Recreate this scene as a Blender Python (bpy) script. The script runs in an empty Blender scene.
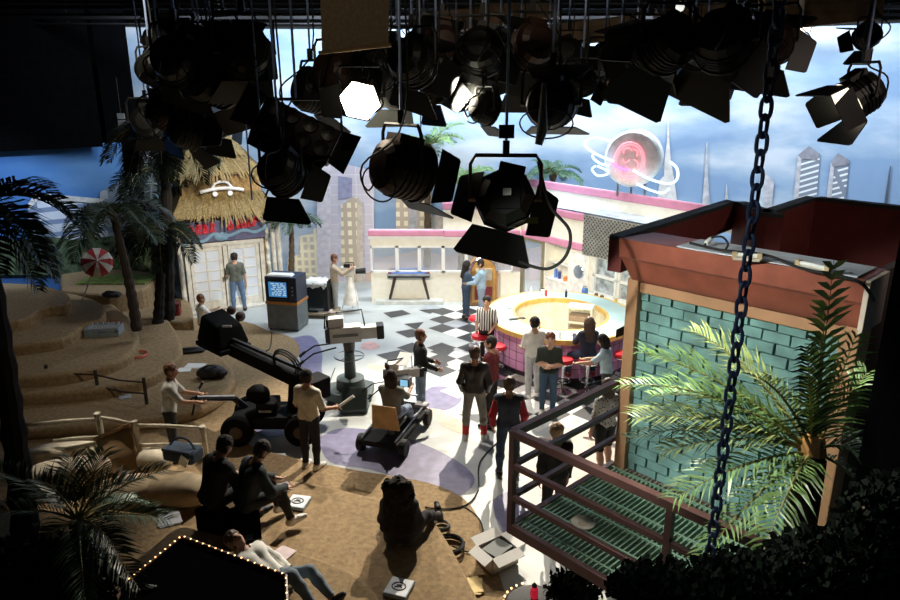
import bpy, bmesh, math, random
import numpy as np
from mathutils import Vector, Matrix, noise
random.seed(7)
S = bpy.context.scene
COL = S.collection
V = Vector
R = math.radians
# ------------------------------------------------------------------ camera
PITCH = R(16.7); FPX = 700.0; H = 6.1
cam_d = bpy.data.cameras.new('camera'); cam = bpy.data.objects.new('camera', cam_d); COL.objects.link(cam)
cam.location = (0, 0, H); cam.rotation_euler = (math.pi/2 - PITCH, 0, 0)
cam_d.lens = 28.0; cam_d.sensor_width = 36.0; cam_d.clip_end = 200; cam_d.clip_start = .05
S.camera = cam
def ray(px, py):
    u = (px-450)/FPX; v = (300-py)/FPX
    return V((u, math.cos(PITCH)+v*math.sin(PITCH), -math.sin(PITCH)+v*math.cos(PITCH)))
def at(px, py, z=0.0):            # point of the level z seen there
    d = ray(px, py); t = (z-H)/d.z; p = d*t
    return V((p.x, p.y, z))
def atY(px, py, Y):               # point of the upright plane y = Y
    d = ray(px, py); t = Y/d.y
    return V((d.x*t, Y, H+d.z*t))
# ------------------------------------------------------------------ materials
MATS = {}
def M(name, col, rough=.6, metal=0.0, var=.18, scale=6.0, bump=.0, emit=None, es=0.0, alpha=None, trans=0.0, spec=None):
    if name in MATS: return MATS[name]
    m = bpy.data.materials.new(name); m.use_nodes = True
    nt = m.node_tree; b = nt.nodes['Principled BSDF']
    tc = nt.nodes.new('ShaderNodeTexCoord'); nz = nt.nodes.new('ShaderNodeTexNoise')
    nz.inputs['Scale'].default_value = scale; nz.inputs['Detail'].default_value = 4
    nt.links.new(tc.outputs['Object'], nz.inputs['Vector'])
    rp = nt.nodes.new('ShaderNodeValToRGB'); nt.links.new(nz.outputs['Fac'], rp.inputs['Fac'])
    c = V(col)
    a = c*(1-var); d = V([min(1, x) for x in c*(1+var)])
    rp.color_ramp.elements[0].position = .3; rp.color_ramp.elements[1].position = .7
    rp.color_ramp.elements[0].color = (*a, 1); rp.color_ramp.elements[1].color = (*d, 1)
    nt.links.new(rp.outputs['Color'], b.inputs['Base Color'])
    b.inputs['Roughness'].default_value = rough; b.inputs['Metallic'].default_value = metal
    if bump:
        bp = nt.nodes.new('ShaderNodeBump'); bp.inputs['Strength'].default_value = bump; bp.inputs['Distance'].default_value = .02
        nt.links.new(nz.outputs['Fac'], bp.inputs['Height']); nt.links.new(bp.outputs['Normal'], b.inputs['Normal'])
    if emit:
        b.inputs['Emission Color'].default_value = (*emit, 1); b.inputs['Emission Strength'].default_value = es
    if spec is not None: b.inputs['Specular IOR Level'].default_value = spec
    if trans: b.inputs['Transmission Weight'].default_value = trans
    if alpha is not None: b.inputs['Alpha'].default_value = alpha
    MATS[name] = m
    return m
def stripes(name, c1, c2, scale, axis='X', rough=.8):
    if name in MATS: return MATS[name]
    m = M(name, c1, rough); nt = m.node_tree; b = nt.nodes['Principled BSDF']
    w = nt.nodes.new('ShaderNodeTexWave'); w.bands_direction = axis; w.inputs['Scale'].default_value = scale
    tc = nt.nodes['Texture Coordinate']; nt.links.new(tc.outputs['Object'], w.inputs['Vector'])
    rp = nt.nodes.new('ShaderNodeValToRGB'); rp.color_ramp.interpolation = 'CONSTANT'
    rp.color_ramp.elements[0].color = (*c1, 1); rp.color_ramp.elements[1].color = (*c2, 1); rp.color_ramp.elements[1].position = .5
    nt.links.new(w.outputs['Fac'], rp.inputs['Fac']); nt.links.new(rp.outputs['Color'], b.inputs['Base Color'])
    return m
def tilemat(name, tile, mortar, bw, bh, ms, rot=None, emit=0.0, tile2=None, off=0.0, rough=.5):
    """grid / window pattern from the brick texture, in object coordinates"""
    if name in MATS: return MATS[name]
    m = M(name, tile, rough); nt = m.node_tree; b = nt.nodes['Principled BSDF']
    br = nt.nodes.new('ShaderNodeTexBrick'); tc = nt.nodes['Texture Coordinate']; mp = nt.nodes.new('ShaderNodeMapping')
    if rot: mp.inputs['Rotation'].default_value = rot
    nt.links.new(tc.outputs['Object'], mp.inputs['Vector']); nt.links.new(mp.outputs['Vector'], br.inputs['Vector'])
    br.offset = off; br.inputs['Scale'].default_value = 1
    br.inputs['Color1'].default_value = (*tile, 1); br.inputs['Color2'].default_value = (*(tile2 or tile), 1)
    br.inputs['Mortar'].default_value = (*mortar, 1); br.inputs['Mortar Size'].default_value = ms
    br.inputs['Brick Width'].default_value = bw; br.inputs['Row Height'].default_value = bh
    nt.links.new(br.outputs['Color'], b.inputs['Base Color'])
    return m
black = M('black_paint', (.008, .008, .008), .55)
blackm = M('black_metal', (.012, .012, .011), .42, .3)
rubber = M('rubber', (.012, .012, .012), .7)
steel = M('steel', (.35, .36, .37), .35, .8)
chrome = M('chrome', (.75, .75, .76), .15, 1.0, .05)
white = M('white_paint', (.8, .79, .75), .5)
cream = M('cream_paint', (.82, .79, .68), .5, var=.05)
pink = M('pink_paint', (.60, .24, .36), .45, var=.08)
paper = M('paper', (.85, .84, .80), .8, var=.03)
sand = M('sand_carpet', (.30, .205, .105), .95, var=.25, scale=14, bump=.5)
wood = M('wood', (.28, .15, .06), .6, var=.3, scale=9)
glass = M('window_glass', (.85, .92, .95), .06, var=.02, alpha=.18)
# ------------------------------------------------------------------ mesh builder
class MB:
    def __init__(s): s.v = []; s.f = []; s.m = []; s.cur = 0
    def mat(s, i): s.cur = i; return s
    def add(s, vs, fs):
        o = len(s.v); s.v += [V(p) for p in vs]
        for f in fs: s.f.append([o+i for i in f]); s.m.append(s.cur)
        return s
    def box(s, c, size, rot=None):
        x, y, z = [q/2 for q in size]
        p = [V((a, b, d)) for a in (-x, x) for b in (-y, y) for d in (-z, z)]
        if rot is not None: p = [rot @ q for q in p]
        c = V(c)
        return s.add([c+q for q in p], [(0,1,3,2),(4,6,7,5),(0,4,5,1),(2,3,7,6),(0,2,6,4),(1,5,7,3)])
    def bx(s, x0, x1, y0, y1, z0, z1): return s.box(((x0+x1)/2, (y0+y1)/2, (z0+z1)/2), (x1-x0, y1-y0, z1-z0))
    def hexa(s, p): # 8 points: bottom ring 4, top ring 4
        return s.add(p, [(3,2,1,0),(4,5,6,7),(0,1,5,4),(1,2,6,5),(2,3,7,6),(3,0,4,7)])
    def prism(s, poly, z0, z1):
        n = len(poly); a = sum(poly[i][0]*poly[(i+1)%n][1]-poly[(i+1)%n][0]*poly[i][1] for i in range(n))
        if a < 0: poly = poly[::-1]
        vs = [(p[0], p[1], z0) for p in poly]+[(p[0], p[1], z1) for p in poly]
        return s.add(vs, [tuple(range(n-1, -1, -1)), tuple(range(n, 2*n))]+[(i, (i+1)%n, n+(i+1)%n, n+i) for i in range(n)])
    def ext(s, poly, d):  # any flat 3d polygon extruded by vector d
        n = len(poly); d = V(d); vs = [V(p) for p in poly]+[V(p)+d for p in poly]
        return s.add(vs, [tuple(range(n-1, -1, -1)), tuple(range(n, 2*n))]+[(i, (i+1)%n, n+(i+1)%n, n+i) for i in range(n)])
    def ring(s, c, ax, r, n, up=None):
        ax = V(ax).normalized(); u = ax.orthogonal().normalized() if up is None else (V(up)-ax*ax.dot(V(up))).normalized()
        w = ax.cross(u)
        return [V(c)+(u*math.cos(2*math.pi*i/n)+w*math.sin(2*math.pi*i/n))*r for i in range(n)]
    def cyl(s, a, b, r0, r1=None, n=12, caps=True):
        r1 = r0 if r1 is None else r1; a = V(a); b = V(b); ax = b-a
        u = ax.normalized().orthogonal()
        vs = s.ring(a, ax, r0, n, u)+s.ring(b, ax, r1, n, u)
        fs = [(i, (i+1)%n, n+(i+1)%n, n+i) for i in range(n)]
        if caps: fs += [tuple(range(n-1, -1, -1)), tuple(range(n, 2*n))]
        return s.add(vs, fs)
    def tube(s, pts, r, n=6):
        pts = [V(p) for p in pts]; rr = r if isinstance(r, (list, tuple)) else [r]*len(pts)
        rings = []; u = None
        for i, p in enumerate(pts):
            t = (pts[min(i+1, len(pts)-1)]-pts[max(i-1, 0)])
            if t.length < 1e-6: t = V((0, 0, 1))
            t.normalize()
            if u is None: u = t.orthogonal().normalized()
            else:
                u = u-t*t.dot(u)
                u = u.normalized() if u.length > 1e-4 else t.orthogonal().normalized()
            w = t.cross(u)
            rings.append([p+(u*math.cos(2*math.pi*k/n)+w*math.sin(2*math.pi*k/n))*rr[i] for k in range(n)])
        vs = [q for g in rings for q in g]; fs = []
        for i in range(len(pts)-1):
            for k in range(n): fs.append((i*n+k, i*n+(k+1)%n, (i+1)*n+(k+1)%n, (i+1)*n+k))
        fs += [tuple(range(n-1, -1, -1)), tuple(range((len(pts)-1)*n, len(pts)*n))]
        return s.add(vs, fs)
    def lathe(s, prof, n=20, c=(0,0,0), ax=(0,0,1)):
        ax = V(ax).normalized(); u = ax.orthogonal().normalized(); w = ax.cross(u); c = V(c); vs = []; fs = []
        for (r, h) in prof:
            for k in range(n): vs.append(c+ax*h+(u*math.cos(2*math.pi*k/n)+w*math.sin(2*math.pi*k/n))*max(r, 1e-4))
        for i in range(len(prof)-1):
            for k in range(n): fs.append((i*n+k, i*n+(k+1)%n, (i+1)*n+(k+1)%n, (i+1)*n+k))
        fs += [tuple(range(n-1, -1, -1)), tuple(range((len(prof)-1)*n, len(prof)*n))]
        return s.add(vs, fs)
    def ball(s, c, r, n=10, sc=(1,1,1), rot=None):
        vs = []; fs = []; c = V(c); m = max(4, n//2)
        for i in range(m+1):
            a = math.pi*i/m
            for k in range(n):
                p = V((math.sin(a)*math.cos(2*math.pi*k/n)*r*sc[0], math.sin(a)*math.sin(2*math.pi*k/n)*r*sc[1], math.cos(a)*r*sc[2]))
                vs.append(c+(rot @ p if rot is not None else p))
        for i in range(m):
            for k in range(n): fs.append((i*n+k, (i+1)*n+k, (i+1)*n+(k+1)%n, i*n+(k+1)%n))
        return s.add(vs, fs)
    def build(s, name, mats, parent=None, world=False, smooth=False, bevel=0, seg=2):
        me = bpy.data.meshes.new(name)
        off = V((0, 0, 0))
        if world and parent is not None: off = parent.location
        me.from_pydata([tuple(p-off) for p in s.v], [], s.f)
        for m in (mats if isinstance(mats, (list, tuple)) else [mats]): me.materials.append(m)
        for p, i in zip(me.polygons, s.m): p.material_index = i; p.use_smooth = smooth
        bm = bmesh.new(); bm.from_mesh(me); bmesh.ops.recalc_face_normals(bm, faces=bm.faces); bm.to_mesh(me); bm.free()
        me.update()
        o = bpy.data.objects.new(name, me); COL.objects.link(o)
        if parent is not None: o.parent = parent
        if bevel:
            b = o.modifiers.new('bevel', 'BEVEL'); b.width = bevel; b.segments = seg; b.limit_method = 'ANGLE'
        if smooth:
            try:
                es = o.modifiers.new('split', 'EDGE_SPLIT'); es.split_angle = R(40)
            except Exception: pass
        return o
def tag(o, label=None, cat=None, group=None, kind=None):
    if label: o['label'] = label
    if cat: o['category'] = cat
    if group: o['group'] = group
    if kind: o['kind'] = kind
    return o
def thing(name, label, cat, loc=(0,0,0), rz=0.0, group=None):
    o = bpy.data.objects.new(name, None); COL.objects.link(o)
    o.empty_display_size = .1
    o.location = V(loc); o.rotation_euler = (0, 0, rz)
    return tag(o, label, cat, group)
def kids(o): return [c for c in COL.objects if c.parent == o]
def copy_tree(o, parent=None):
    c = o.copy(); COL.objects.link(c)
    if parent is not None: c.parent = parent
    for k in kids(o): copy_tree(k, c)
    return c
def bez(a, b, c, n=8):
    a, b, c = V(a), V(b), V(c)
    return [a*(1-t)**2+b*2*t*(1-t)+c*t*t for t in [i/n for i in range(n+1)]]
def smoothline(pts, n=6):
    pts = [V(p) for p in pts]; out = []
    for i in range(len(pts)-1):
        p0 = pts[max(i-1, 0)]; p1 = pts[i]; p2 = pts[i+1]; p3 = pts[min(i+2, len(pts)-1)]
        for k in range(n):
            t = k/n
            out.append(.5*((2*p1)+(p2-p0)*t+(2*p0-5*p1+4*p2-p3)*t*t+(3*p1-p0-3*p2+p3)*t**3))
    out.append(pts[-1]); return out
# ------------------------------------------------------------------ people
def sdf_arrays(prims, vox, k):
    lo = np.min([np.minimum(p[0], p[1])-max(p[2], p[3]) for p in prims], axis=0)-3*vox
    hi = np.max([np.maximum(p[0], p[1])+max(p[2], p[3]) for p in prims], axis=0)+3*vox
    n = np.ceil((hi-lo)/vox).astype(int)+1
    D = np.full(n, 1.0, np.float32)
    for (a, b, ra, rb, lab) in prims:
        sub = lab == 'cut'
        pad = max(ra, rb)+2*k+2*vox
        i0 = np.maximum(((np.minimum(a, b)-pad-lo)/vox).astype(int), 0); i1 = np.minimum(((np.maximum(a, b)+pad-lo)/vox).astype(int)+2, n)
        g = np.stack(np.meshgrid(*[lo[q]+vox*np.arange(i0[q], i1[q]) for q in range(3)], indexing='ij'), -1)
        ab = b-a; t = np.clip(((g-a)@ab)/max(ab@ab, 1e-9), 0, 1)
        d = np.linalg.norm(g-a-t[..., None]*ab, axis=-1)-(ra+(rb-ra)*t)
        sl = tuple(slice(i0[q], i1[q]) for q in range(3)); o = D[sl]
        if sub: D[sl] = np.maximum(o, -d)
        else:
            h = np.maximum(k-np.abs(o-d), 0)/k
            D[sl] = np.minimum(o, d)-h*h*k*.25
    return D, lo
def surf_nets(D, lo, vox):
    ins = D < 0
    n = np.array(D.shape); cn = n-1
    cnt = np.zeros(cn, np.int8); 
    sx = [(a, b, c) for a in (0, 1) for b in (0, 1) for c in (0, 1)]
    def cs(A, o): return A[o[0]:o[0]+cn[0], o[1]:o[1]+cn[1], o[2]:o[2]+cn[2]]
    for o in sx: cnt += cs(ins, o)
    act = (cnt > 0) & (cnt < 8)
    idx = np.full(cn, -1, np.int64); idx[act] = np.arange(act.sum())
    acc = np.zeros((*cn, 3), np.float32); num = np.zeros(cn, np.float32)
    for o in sx:
        for ax in range(3):
            if o[ax] == 0:
                q = list(o); q[ax] = 1; q = tuple(q)
                d0 = cs(D, o); d1 = cs(D, q); cr = (d0 < 0) != (d1 < 0)
                t = np.where(cr, d0/np.where(cr, d0-d1, 1), 0)
                for j in range(3):
                    acc[..., j] += np.where(cr, o[j]+(t if j == ax else 0), 0)
                num += cr
    base = np.stack(np.nonzero(act), -1)
    verts = lo+vox*(base+acc[act]/num[act][:, None])
    quads = []
    for ax in range(3):
        u, w = [(1, 2), (2, 0), (0, 1)][ax]
        a = [slice(1, -1)]*3; a[ax] = slice(0, n[ax]-1); b = list(a); b[ax] = slice(1, n[ax])
        i0 = ins[tuple(a)]; i1 = ins[tuple(b)]
        cr = np.stack(np.nonzero(i0 != i1), -1)
        if not len(cr): continue
        flip = i0[tuple(cr.T)]
        p = cr.copy(); p[:, u] += 1; p[:, w] += 1
        def g(du, dw):
            q = p.copy(); q[:, u] += du; q[:, w] += dw
            return idx[q[:, 0], q[:, 1], q[:, 2]]
        Q = np.stack([g(-1, -1), g(0, -1), g(0, 0), g(-1, 0)], -1)
        Q[~flip] = Q[~flip][:, ::-1]
        quads.append(Q)
    return verts, np.concatenate(quads)
def np_mesh(name, verts, quads, mats, parent, extra=None):
    me = bpy.data.meshes.new(name)
    vs = [tuple(map(float, v)) for v in verts]; fs = [tuple(map(int, q)) for q in quads]; mi = [0]*len(fs)
    if extra is not None:
        o = len(vs); vs += [tuple(p) for p in extra.v]; fs += [tuple(o+i for i in f) for f in extra.f]; mi += extra.m
    me.from_pydata(vs, [], fs)
    for m in mats: me.materials.append(m)
    me.polygons.foreach_set('use_smooth', [True]*len(fs)); me.polygons.foreach_set('material_index', mi); me.update()
    ob = bpy.data.objects.new(name, me); COL.objects.link(ob); ob.parent = parent
    return ob
def vnormals(v, q):
    fn = np.cross(v[q[:, 2]]-v[q[:, 0]], v[q[:, 3]]-v[q[:, 1]]); N = np.zeros_like(v)
    for j in range(4): np.add.at(N, q[:, j], fn)
    return N/np.maximum(np.linalg.norm(N, axis=1, keepdims=True), 1e-9)
eye_m = M('eye', (.02, .015, .01), .2); lip_m = M('lips', (.35, .10, .08), .6)
STAND = ((.10, 0, -1), (.04, .18, -1))
def person(label, loc, rz, top, bottom, hairm, shoes, h=1.75, skin=(.50, .29, .19), sleeves='long', legs='long', hair='short',
           lean=(0, 0, 1), armL=None, armR=None, legL=None, legR=None, pelvis=None, look=0.0, nod=0.0, sleeve_mat=None, sock=None,
           vox=.018, bulk=.014, group=None, female=False):
    s = h/1.75
    t = thing('person', label, 'person', loc, rz, group)
    sk = M('skin_%.2f' % skin[0], skin, .55, var=.06)
    A = lambda p: np.array(p, float)
    def U(p): p = V(p).normalized(); return np.array(p)
    T = U(lean); Sd = A((1, 0, 0))
    Fw = A(V(T).cross(V((1, 0, 0))))
    mir = lambda d: (-d[0], d[1], d[2])
    armR = armR or STAND; armL = armL or tuple(mir(d) for d in STAND)
    legR = legR or ((.05, .02, -1), (.0, -.02, -1)); legL = legL or ((-.05, -.02, -1), (.0, -.02, -1))
    hw = .094 if female else .085
    legs_ = []
    for sgn, L in ((1, legR), (-1, legL)):
        k_ = U(L[0])*.43; a_ = U(L[1])*.41
        legs_.append((sgn, k_, a_))
    low = min((k_+a_)[2] for _, k_, a_ in legs_)
    pz = (pelvis/s if pelvis is not None else -low+.085+.03)
    P = A((0, 0, pz)); pr = []
    sh = .148 if female else .168
    add = lambda a, b, ra, rb, lab: pr.append((A(a)*s, A(b)*s, ra*s, rb*s, lab))
    for g in (-1, 1):
        add(P+Sd*g*.07, P+T*.17+Sd*g*.05, .102, .088, 'hip')
        add(P+T*.17+Sd*g*.05, P+T*.37+Sd*g*.085, .092, .102 if not female else .092, 'chest')
        add(P+T*.36+Sd*g*.08, P+T*.425+Sd*g*sh, .09, .054, 'chest'); add(P+T*.47+Sd*g*.03, P+T*.43+Sd*g*sh*.9, .055, .05, 'chest')
    if female:
        for g in (-1, 1): add(P+T*.34+Sd*g*.07+Fw*.07, P+T*.34+Sd*g*.07+Fw*.075, .06, .06, 'chest')
    Nk = P+T*.49; cl, sl_ = math.cos(look), math.sin(look)
    F2 = Fw*cl+Sd*(-sl_); S2 = Sd*cl+Fw*sl_
    cn, sn = math.cos(nod), math.sin(nod); HT = T*cn+F2*sn; HF = F2*cn-T*sn
    Hc = Nk+T*.10+HT*.075+HF*.015
    add(P+T*.44, Nk+T*.09, .066, .052, 'neck')
    add(Hc-HT*.02+HF*.015, Hc+HT*.035-HF*.012, .078, .092, 'head')
    add(Hc-HT*.03+HF*.035, Hc-HT*.085+HF*.05, .06, .036, 'head')
    add(Hc+HF*.092+HT*.008, Hc+HF*.108-HT*.025, .011, .017, 'head')
    for g in (-1, 1): add(Hc+S2*g*.088-HT*.03, Hc+S2*g*.092+HT*.015-HF*.008, .014, .018, 'head')
    ex = MB()
    for sgn, L in ((1, armR), (-1, armL)):
        s0 = P+T*.42+Sd*sgn*(sh+.006); e = s0+U(L[0])*.285; w = e+U(L[1])*.245; hd = U(L[2]) if len(L) > 2 else U(L[1])
        add(s0, e, .050, .042, 'uarm'); add(e, w, .043, .029, 'farm')
        lat = Fw-hd*(hd@Fw)
        if np.linalg.norm(lat) < .25: lat = A((-sgn, 0, 0))-hd*(hd@A((-sgn, 0, 0)))
        lat /= np.linalg.norm(lat); nrm = np.cross(hd, lat)
        if nrm@(A((0, 0, pz+.3))-w) < 0: nrm = -nrm
        for q in (-.018, .018): add(w+hd*.01+lat*q*.8, w+hd*.085+lat*q*1.2, .019, .02, 'hand')
        for i, (o, ln) in enumerate(((-.030, .062), (-.010, .076), (.010, .080), (.030, .072))):
            b0 = w+hd*.085+lat*o; b1 = b0+hd*ln*.5+nrm*.006; b2 = b1+hd*ln*.42+nrm*.026
            ex.tube([V(b0*s), V(b1*s), V(b2*s)], [.0095*s, .0088*s, .007*s], 6)
        b0 = w+hd*.03+lat*.030; ex.tube([V(b0*s), V((b0+lat*.028+hd*.03)*s), V((b0+lat*.034+hd*.06+nrm*.01)*s)], [.012*s, .0105*s, .008*s], 6)
    for sgn, k_, a_ in legs_:
        h0 = P+Sd*sgn*hw-T*.02; kn = h0+k_; an = kn+a_
        add(h0, kn, .092 if not female else .096, .058, 'thigh'); add(kn, kn+a_*.35, .056, .057, 'shin'); add(kn+a_*.35, an, .057, .037, 'shin')
        sd = a_/np.linalg.norm(a_); ff = A((sgn*.18, 1, 0)); 
        if sd[2] > -.8: ff = np.array(V(Fw))
        ff = ff-sd*(ff@sd)*.9; ff /= np.linalg.norm(ff)
        add(an+sd*.045-ff*.045, an+sd*.05+ff*.10, .04, .036, 'foot'); add(an+sd*.055+ff*.10, an+sd*.06+ff*.175, .036, .028, 'foot'); add(an, an+sd*.05, .04, .045, 'foot')
    D, lo = sdf_arrays(pr, vox, .035*s); v, q = surf_nets(D, lo, vox)
    # label of each vertex
    best = np.full(len(v), 9.0); lab = np.zeros(len(v), int); names = []
    for (a, b, ra, rb, l) in pr:
        if l not in names: names.append(l)
        ab = b-a; tt = np.clip(((v-a)@ab)/max(ab@ab, 1e-9), 0, 1); d = np.linalg.norm(v-a-tt[:, None]*ab, axis=1)-(ra+(rb-ra)*tt)
        mk = d < best; best[mk] = d[mk]; lab[mk] = names.index(l)
    L = np.array(names)[lab]; N = vnormals(v, q); along = (v/s-P)@T
    i0 = 1
    ex.mat(1)
    for g in (-1, 1): ex.ball(V((Hc+S2*g*.033+HF*.083+HT*.018)*s), .0125*s, 8)
    ex.mat(2); ex.ball(V((Hc+HF*.087-HT*.058)*s), .02*s, 8, (1, .5, .4))
    np_mesh('body', v, q, [sk, eye_m, lip_m], t, ex)
    def shell(name, mask, off, m):
        f = mask[q].all(axis=1); qq = q[f]
        if not len(qq): return
        us, inv = np.unique(qq, return_inverse=True); vv = v[us]+N[us]*(off*s)
        # folds
        w = np.array([noise.noise(V(p)*9.0+V(loc)) for p in vv]); vv = vv+N[us]*(w[:, None]*.006*s)
        np_mesh(name, vv, inv.reshape(qq.shape), [m], t)
    top_l = ['chest', 'hip']
    if sleeve_mat is None:
        if sleeves in ('short', 'long'): top_l.append('uarm')
        if sleeves == 'long': top_l.append('farm')
    mt = np.isin(L, top_l) & ~((L == 'hip') & (along < -.03))
    mt |= (L == 'neck') & (along < .475)
    shell('shirt', mt, bulk+.004, top)
    if sleeve_mat is not None:
        for g in (-1, 1): shell('sleeve', np.isin(L, ['uarm', 'farm']) & (v[:, 0]*g > 0), bulk, sleeve_mat)
    ml = np.isin(L, ['thigh', 'hip'] if legs == 'short' else ['thigh', 'hip', 'shin']) & ~((L == 'hip') & (along > .09))
    shell('trousers' if legs != 'short' else 'shorts', ml, .011, bottom)
    if sock is not None:
        for g in (-1, 1): shell('sock', (L == 'shin') & (v[:, 2] < .30*s) & (v[:, 0]*g > 0), .016, sock)
    ft = [[p for p in pr if p[4] == 'foot'][i] for i in (0, 3)]; dl = [np.linalg.norm(v-(p[0]+p[1])/2, axis=1) for p in ft]
    for i in (0, 1): shell('shoe', (L == 'foot') & ((dl[i] < dl[1-i])), .008, shoes)
    # hair
    hp = []
    ah = lambda a, b, ra, rb, lb='hair': hp.append((A(a)*s, A(b)*s, ra*s, rb*s, lb))
    ah(Hc-HT*.015-HF*.012, Hc+HT*.045-HF*.016, .092, .102)
    if hair in ('long', 'bob', 'curly'):
        dn = .14 if hair == 'bob' else .34
        wd = .10 if hair != 'curly' else .13
        ah(Hc-HF*.03, Hc-HT*.10-HF*.03, .10, .10)
        for g in (-1, 0, 1): ah(Hc-HF*.05+S2*g*.05, Hc-HT*dn-HF*(.085 if dn > .2 else .03)+S2*g*(.055 if hair != 'curly' else .10), wd*.75, wd*.55)
        if hair == 'curly':
            for g in (-1, 1): ah(Hc-HF*.05+S2*g*.07, Hc-HT*.48-HF*.09+S2*g*.13, .10, .10)
            ah(Hc-HF*.06, Hc-HT*.5-HF*.12, .12, .11)
            for i in range(60):
                a1 = random.uniform(0, 6.28); r_ = random.uniform(.08, .155)
                c_ = Hc-HT*random.uniform(-.09, .42)+S2*math.cos(a1)*r_*1.2-HF*(.05+abs(math.sin(a1))*r_*.8)
                ah(c_, c_+A((0, 0, .02)), .045, .04)
    ah(Hc+HF*.10-HT*.045, Hc+HF*.125+HT*.01, .075, .07, 'cut')
    if hair == 'short': ah(Hc-HT*.13+HF*.02, Hc-HT*.12-HF*.1, .07, .055, 'cut')
    if hair == 'bun': pass
    D, lo = sdf_arrays(hp, .014, .03*s); hv, hq = surf_nets(D, lo, .014)
    hn = vnormals(hv, hq); w = np.array([noise.noise(V(p)*38.0) for p in hv]); hv = hv+hn*(w[:, None]*(.012 if hair != 'curly' else .018))
    np_mesh('hair', hv, hq, [hairm], t)
    t['pelvis'] = 0; del t['pelvis']
    return t
# ================================================================== the setting
floor_m = M('concrete_floor', (.47, .49, .47), .5, var=.14, scale=1.1)
o = MB().add([(-24, -3, 0), (24, -3, 0), (24, 27, 0), (-24, 27, 0)], [(0, 1, 2, 3)]).build('floor', floor_m); tag(o, kind='structure')
ink = M('soft_black', (.004, .004, .004), .95, spec=0)
o = MB().bx(-24, 24, -3, 27, 10.0, 10.2).build('ceiling', ink); tag(o, kind='structure')
o = MB().bx(-24.2, -24, -3, 27, 0, 10).build('wall_left', ink); tag(o, kind='structure')
o = MB().bx(24, 24.2, -3, 27, 0, 10).build('wall_right', ink); tag(o, kind='structure')
o = MB().bx(-24, 24, 27, 27.2, 0, 10).build('wall_back', ink); tag(o, kind='structure')
# checkerboard paint
tiles = MB(); e1 = V((.37, .37)); e2 = V((.37, -.37)); o0 = V((2.38, 14.0)); rs = random.Random(3)
for i in range(-18, 18):
    for j in range(-18, 18):
        c = o0+e1*(i+.5)+e2*(j+.5)
        if not (10.6 < c.y < 19.6) or c.x > 5.2 or c.x < -1.9: continue
        if (c-V((2.6, 15.75))).length < 1.6: continue
        lim = -.2+max(0, 14.0-c.y)*.75 if c.y < 14 else -.3-(c.y-14)*.12
        dx = c.x-lim
        dark = (i+j) % 2 == 0
        pr_ = min(1, max(0, .55+dx*.5)) if dx > -1.3 else 0
        if c.y < 12: pr_ *= .45
        if rs.random() > pr_: continue
        if dark: tiles.mat(0)
        else:
            if rs.random() > .35+dx*.5: continue
            tiles.mat(1 if rs.random() < .8 else 2)
        a = [o0+e1*i+e2*j, o0+e1*(i+1)+e2*j, o0+e1*(i+1)+e2*(j+1), o0+e1*i+e2*(j+1)]
        if dark and dx < .1 and rs.random() < .5: a.pop(rs.randrange(4))
        n0 = [(p.x, p.y, .004) for p in a]
        tiles.add(n0, [tuple(range(len(n0)))])
o = tiles.build('floor_checkerboard', [M('tile_charcoal', (.045, .047, .05), .4), M('tile_white', (.72, .71, .67), .35), M('tile_grey', (.38, .40, .42), .4)]); tag(o, kind='structure')
def blob(name, px, m, z):
    pts = smoothline([at(x, y) for x, y in px+px[:1]], 5)[:-1]
    o = MB().add([(p.x, p.y, z) for p in pts], [tuple(range(len(pts)))]).build(name, m); tag(o, kind='structure')
purple = M('purple_paint_shade', (.19, .175, .29), .5); peach = M('peach_floor_paint', (.62, .46, .34), .55)
blob('floor_purple_paint_shade', [(292, 338), (312, 336), (322, 352), (322, 372), (333, 392), (318, 402), (302, 380), (300, 358)], purple, .003)
blob('floor_purple_paint_shade', [(318, 438), (345, 428), (400, 436), (452, 458), (475, 480), (452, 498), (420, 486), (372, 470), (330, 462)], purple, .003)  # wavy paint, its right end takes in the leather jacket's cast shadow
blob('floor_purple_paint_shade', [(418, 398), (432, 387), (452, 388), (462, 398), (452, 408), (432, 412), (418, 412)], purple, .003)
blob('floor_purple_paint_shade', [(250, 402), (272, 398), (285, 410), (284, 434), (262, 436), (248, 420)], purple, .016)
blob('floor_purple_paint_shade', [(492, 500), (512, 492), (530, 520), (520, 540), (500, 530)], purple, .003)  # cast shadow of the red-sleeved person, coloured onto the floor
blob('floor_peach_paint', [(430, 408), (446, 412), (470, 430), (462, 434), (440, 424)], peach, .0035)
blob('floor_peach_paint', [(368, 364), (386, 366), (408, 370), (400, 374), (372, 370)], peach, .0035)
blob('floor_peach_paint', [(362, 343), (374, 342), (380, 347), (370, 350), (361, 348)], M('salmon_floor_paint', (.62, .36, .33), .5), .0035)
blob('floor_peach_paint', [(540, 440), (590, 425), (625, 440), (630, 470), (570, 500), (520, 480)], M('blush_floor_paint', (.66, .54, .45), .5), .0030)
tl = MB()
for q_ in ([(383, 313), (402, 310), (411, 314), (391, 318)], [(404, 324), (424, 322), (416, 330)], [(395, 332), (412, 329), (427, 335), (408, 338)], [(376, 355), (400, 350), (412, 354), (392, 362)], [(443, 356), (432, 368), (449, 366)], [(430, 352), (444, 346), (455, 350), (446, 357)], [(418, 310), (430, 314), (438, 309)]):
    p_ = [at(*c_) for c_ in q_]; tl.add([(v.x, v.y, .005) for v in p_], [tuple(range(len(p_)))])
o = tl.build('floor_loose_tiles', MATS['tile_charcoal']); tag(o, kind='structure')
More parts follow.
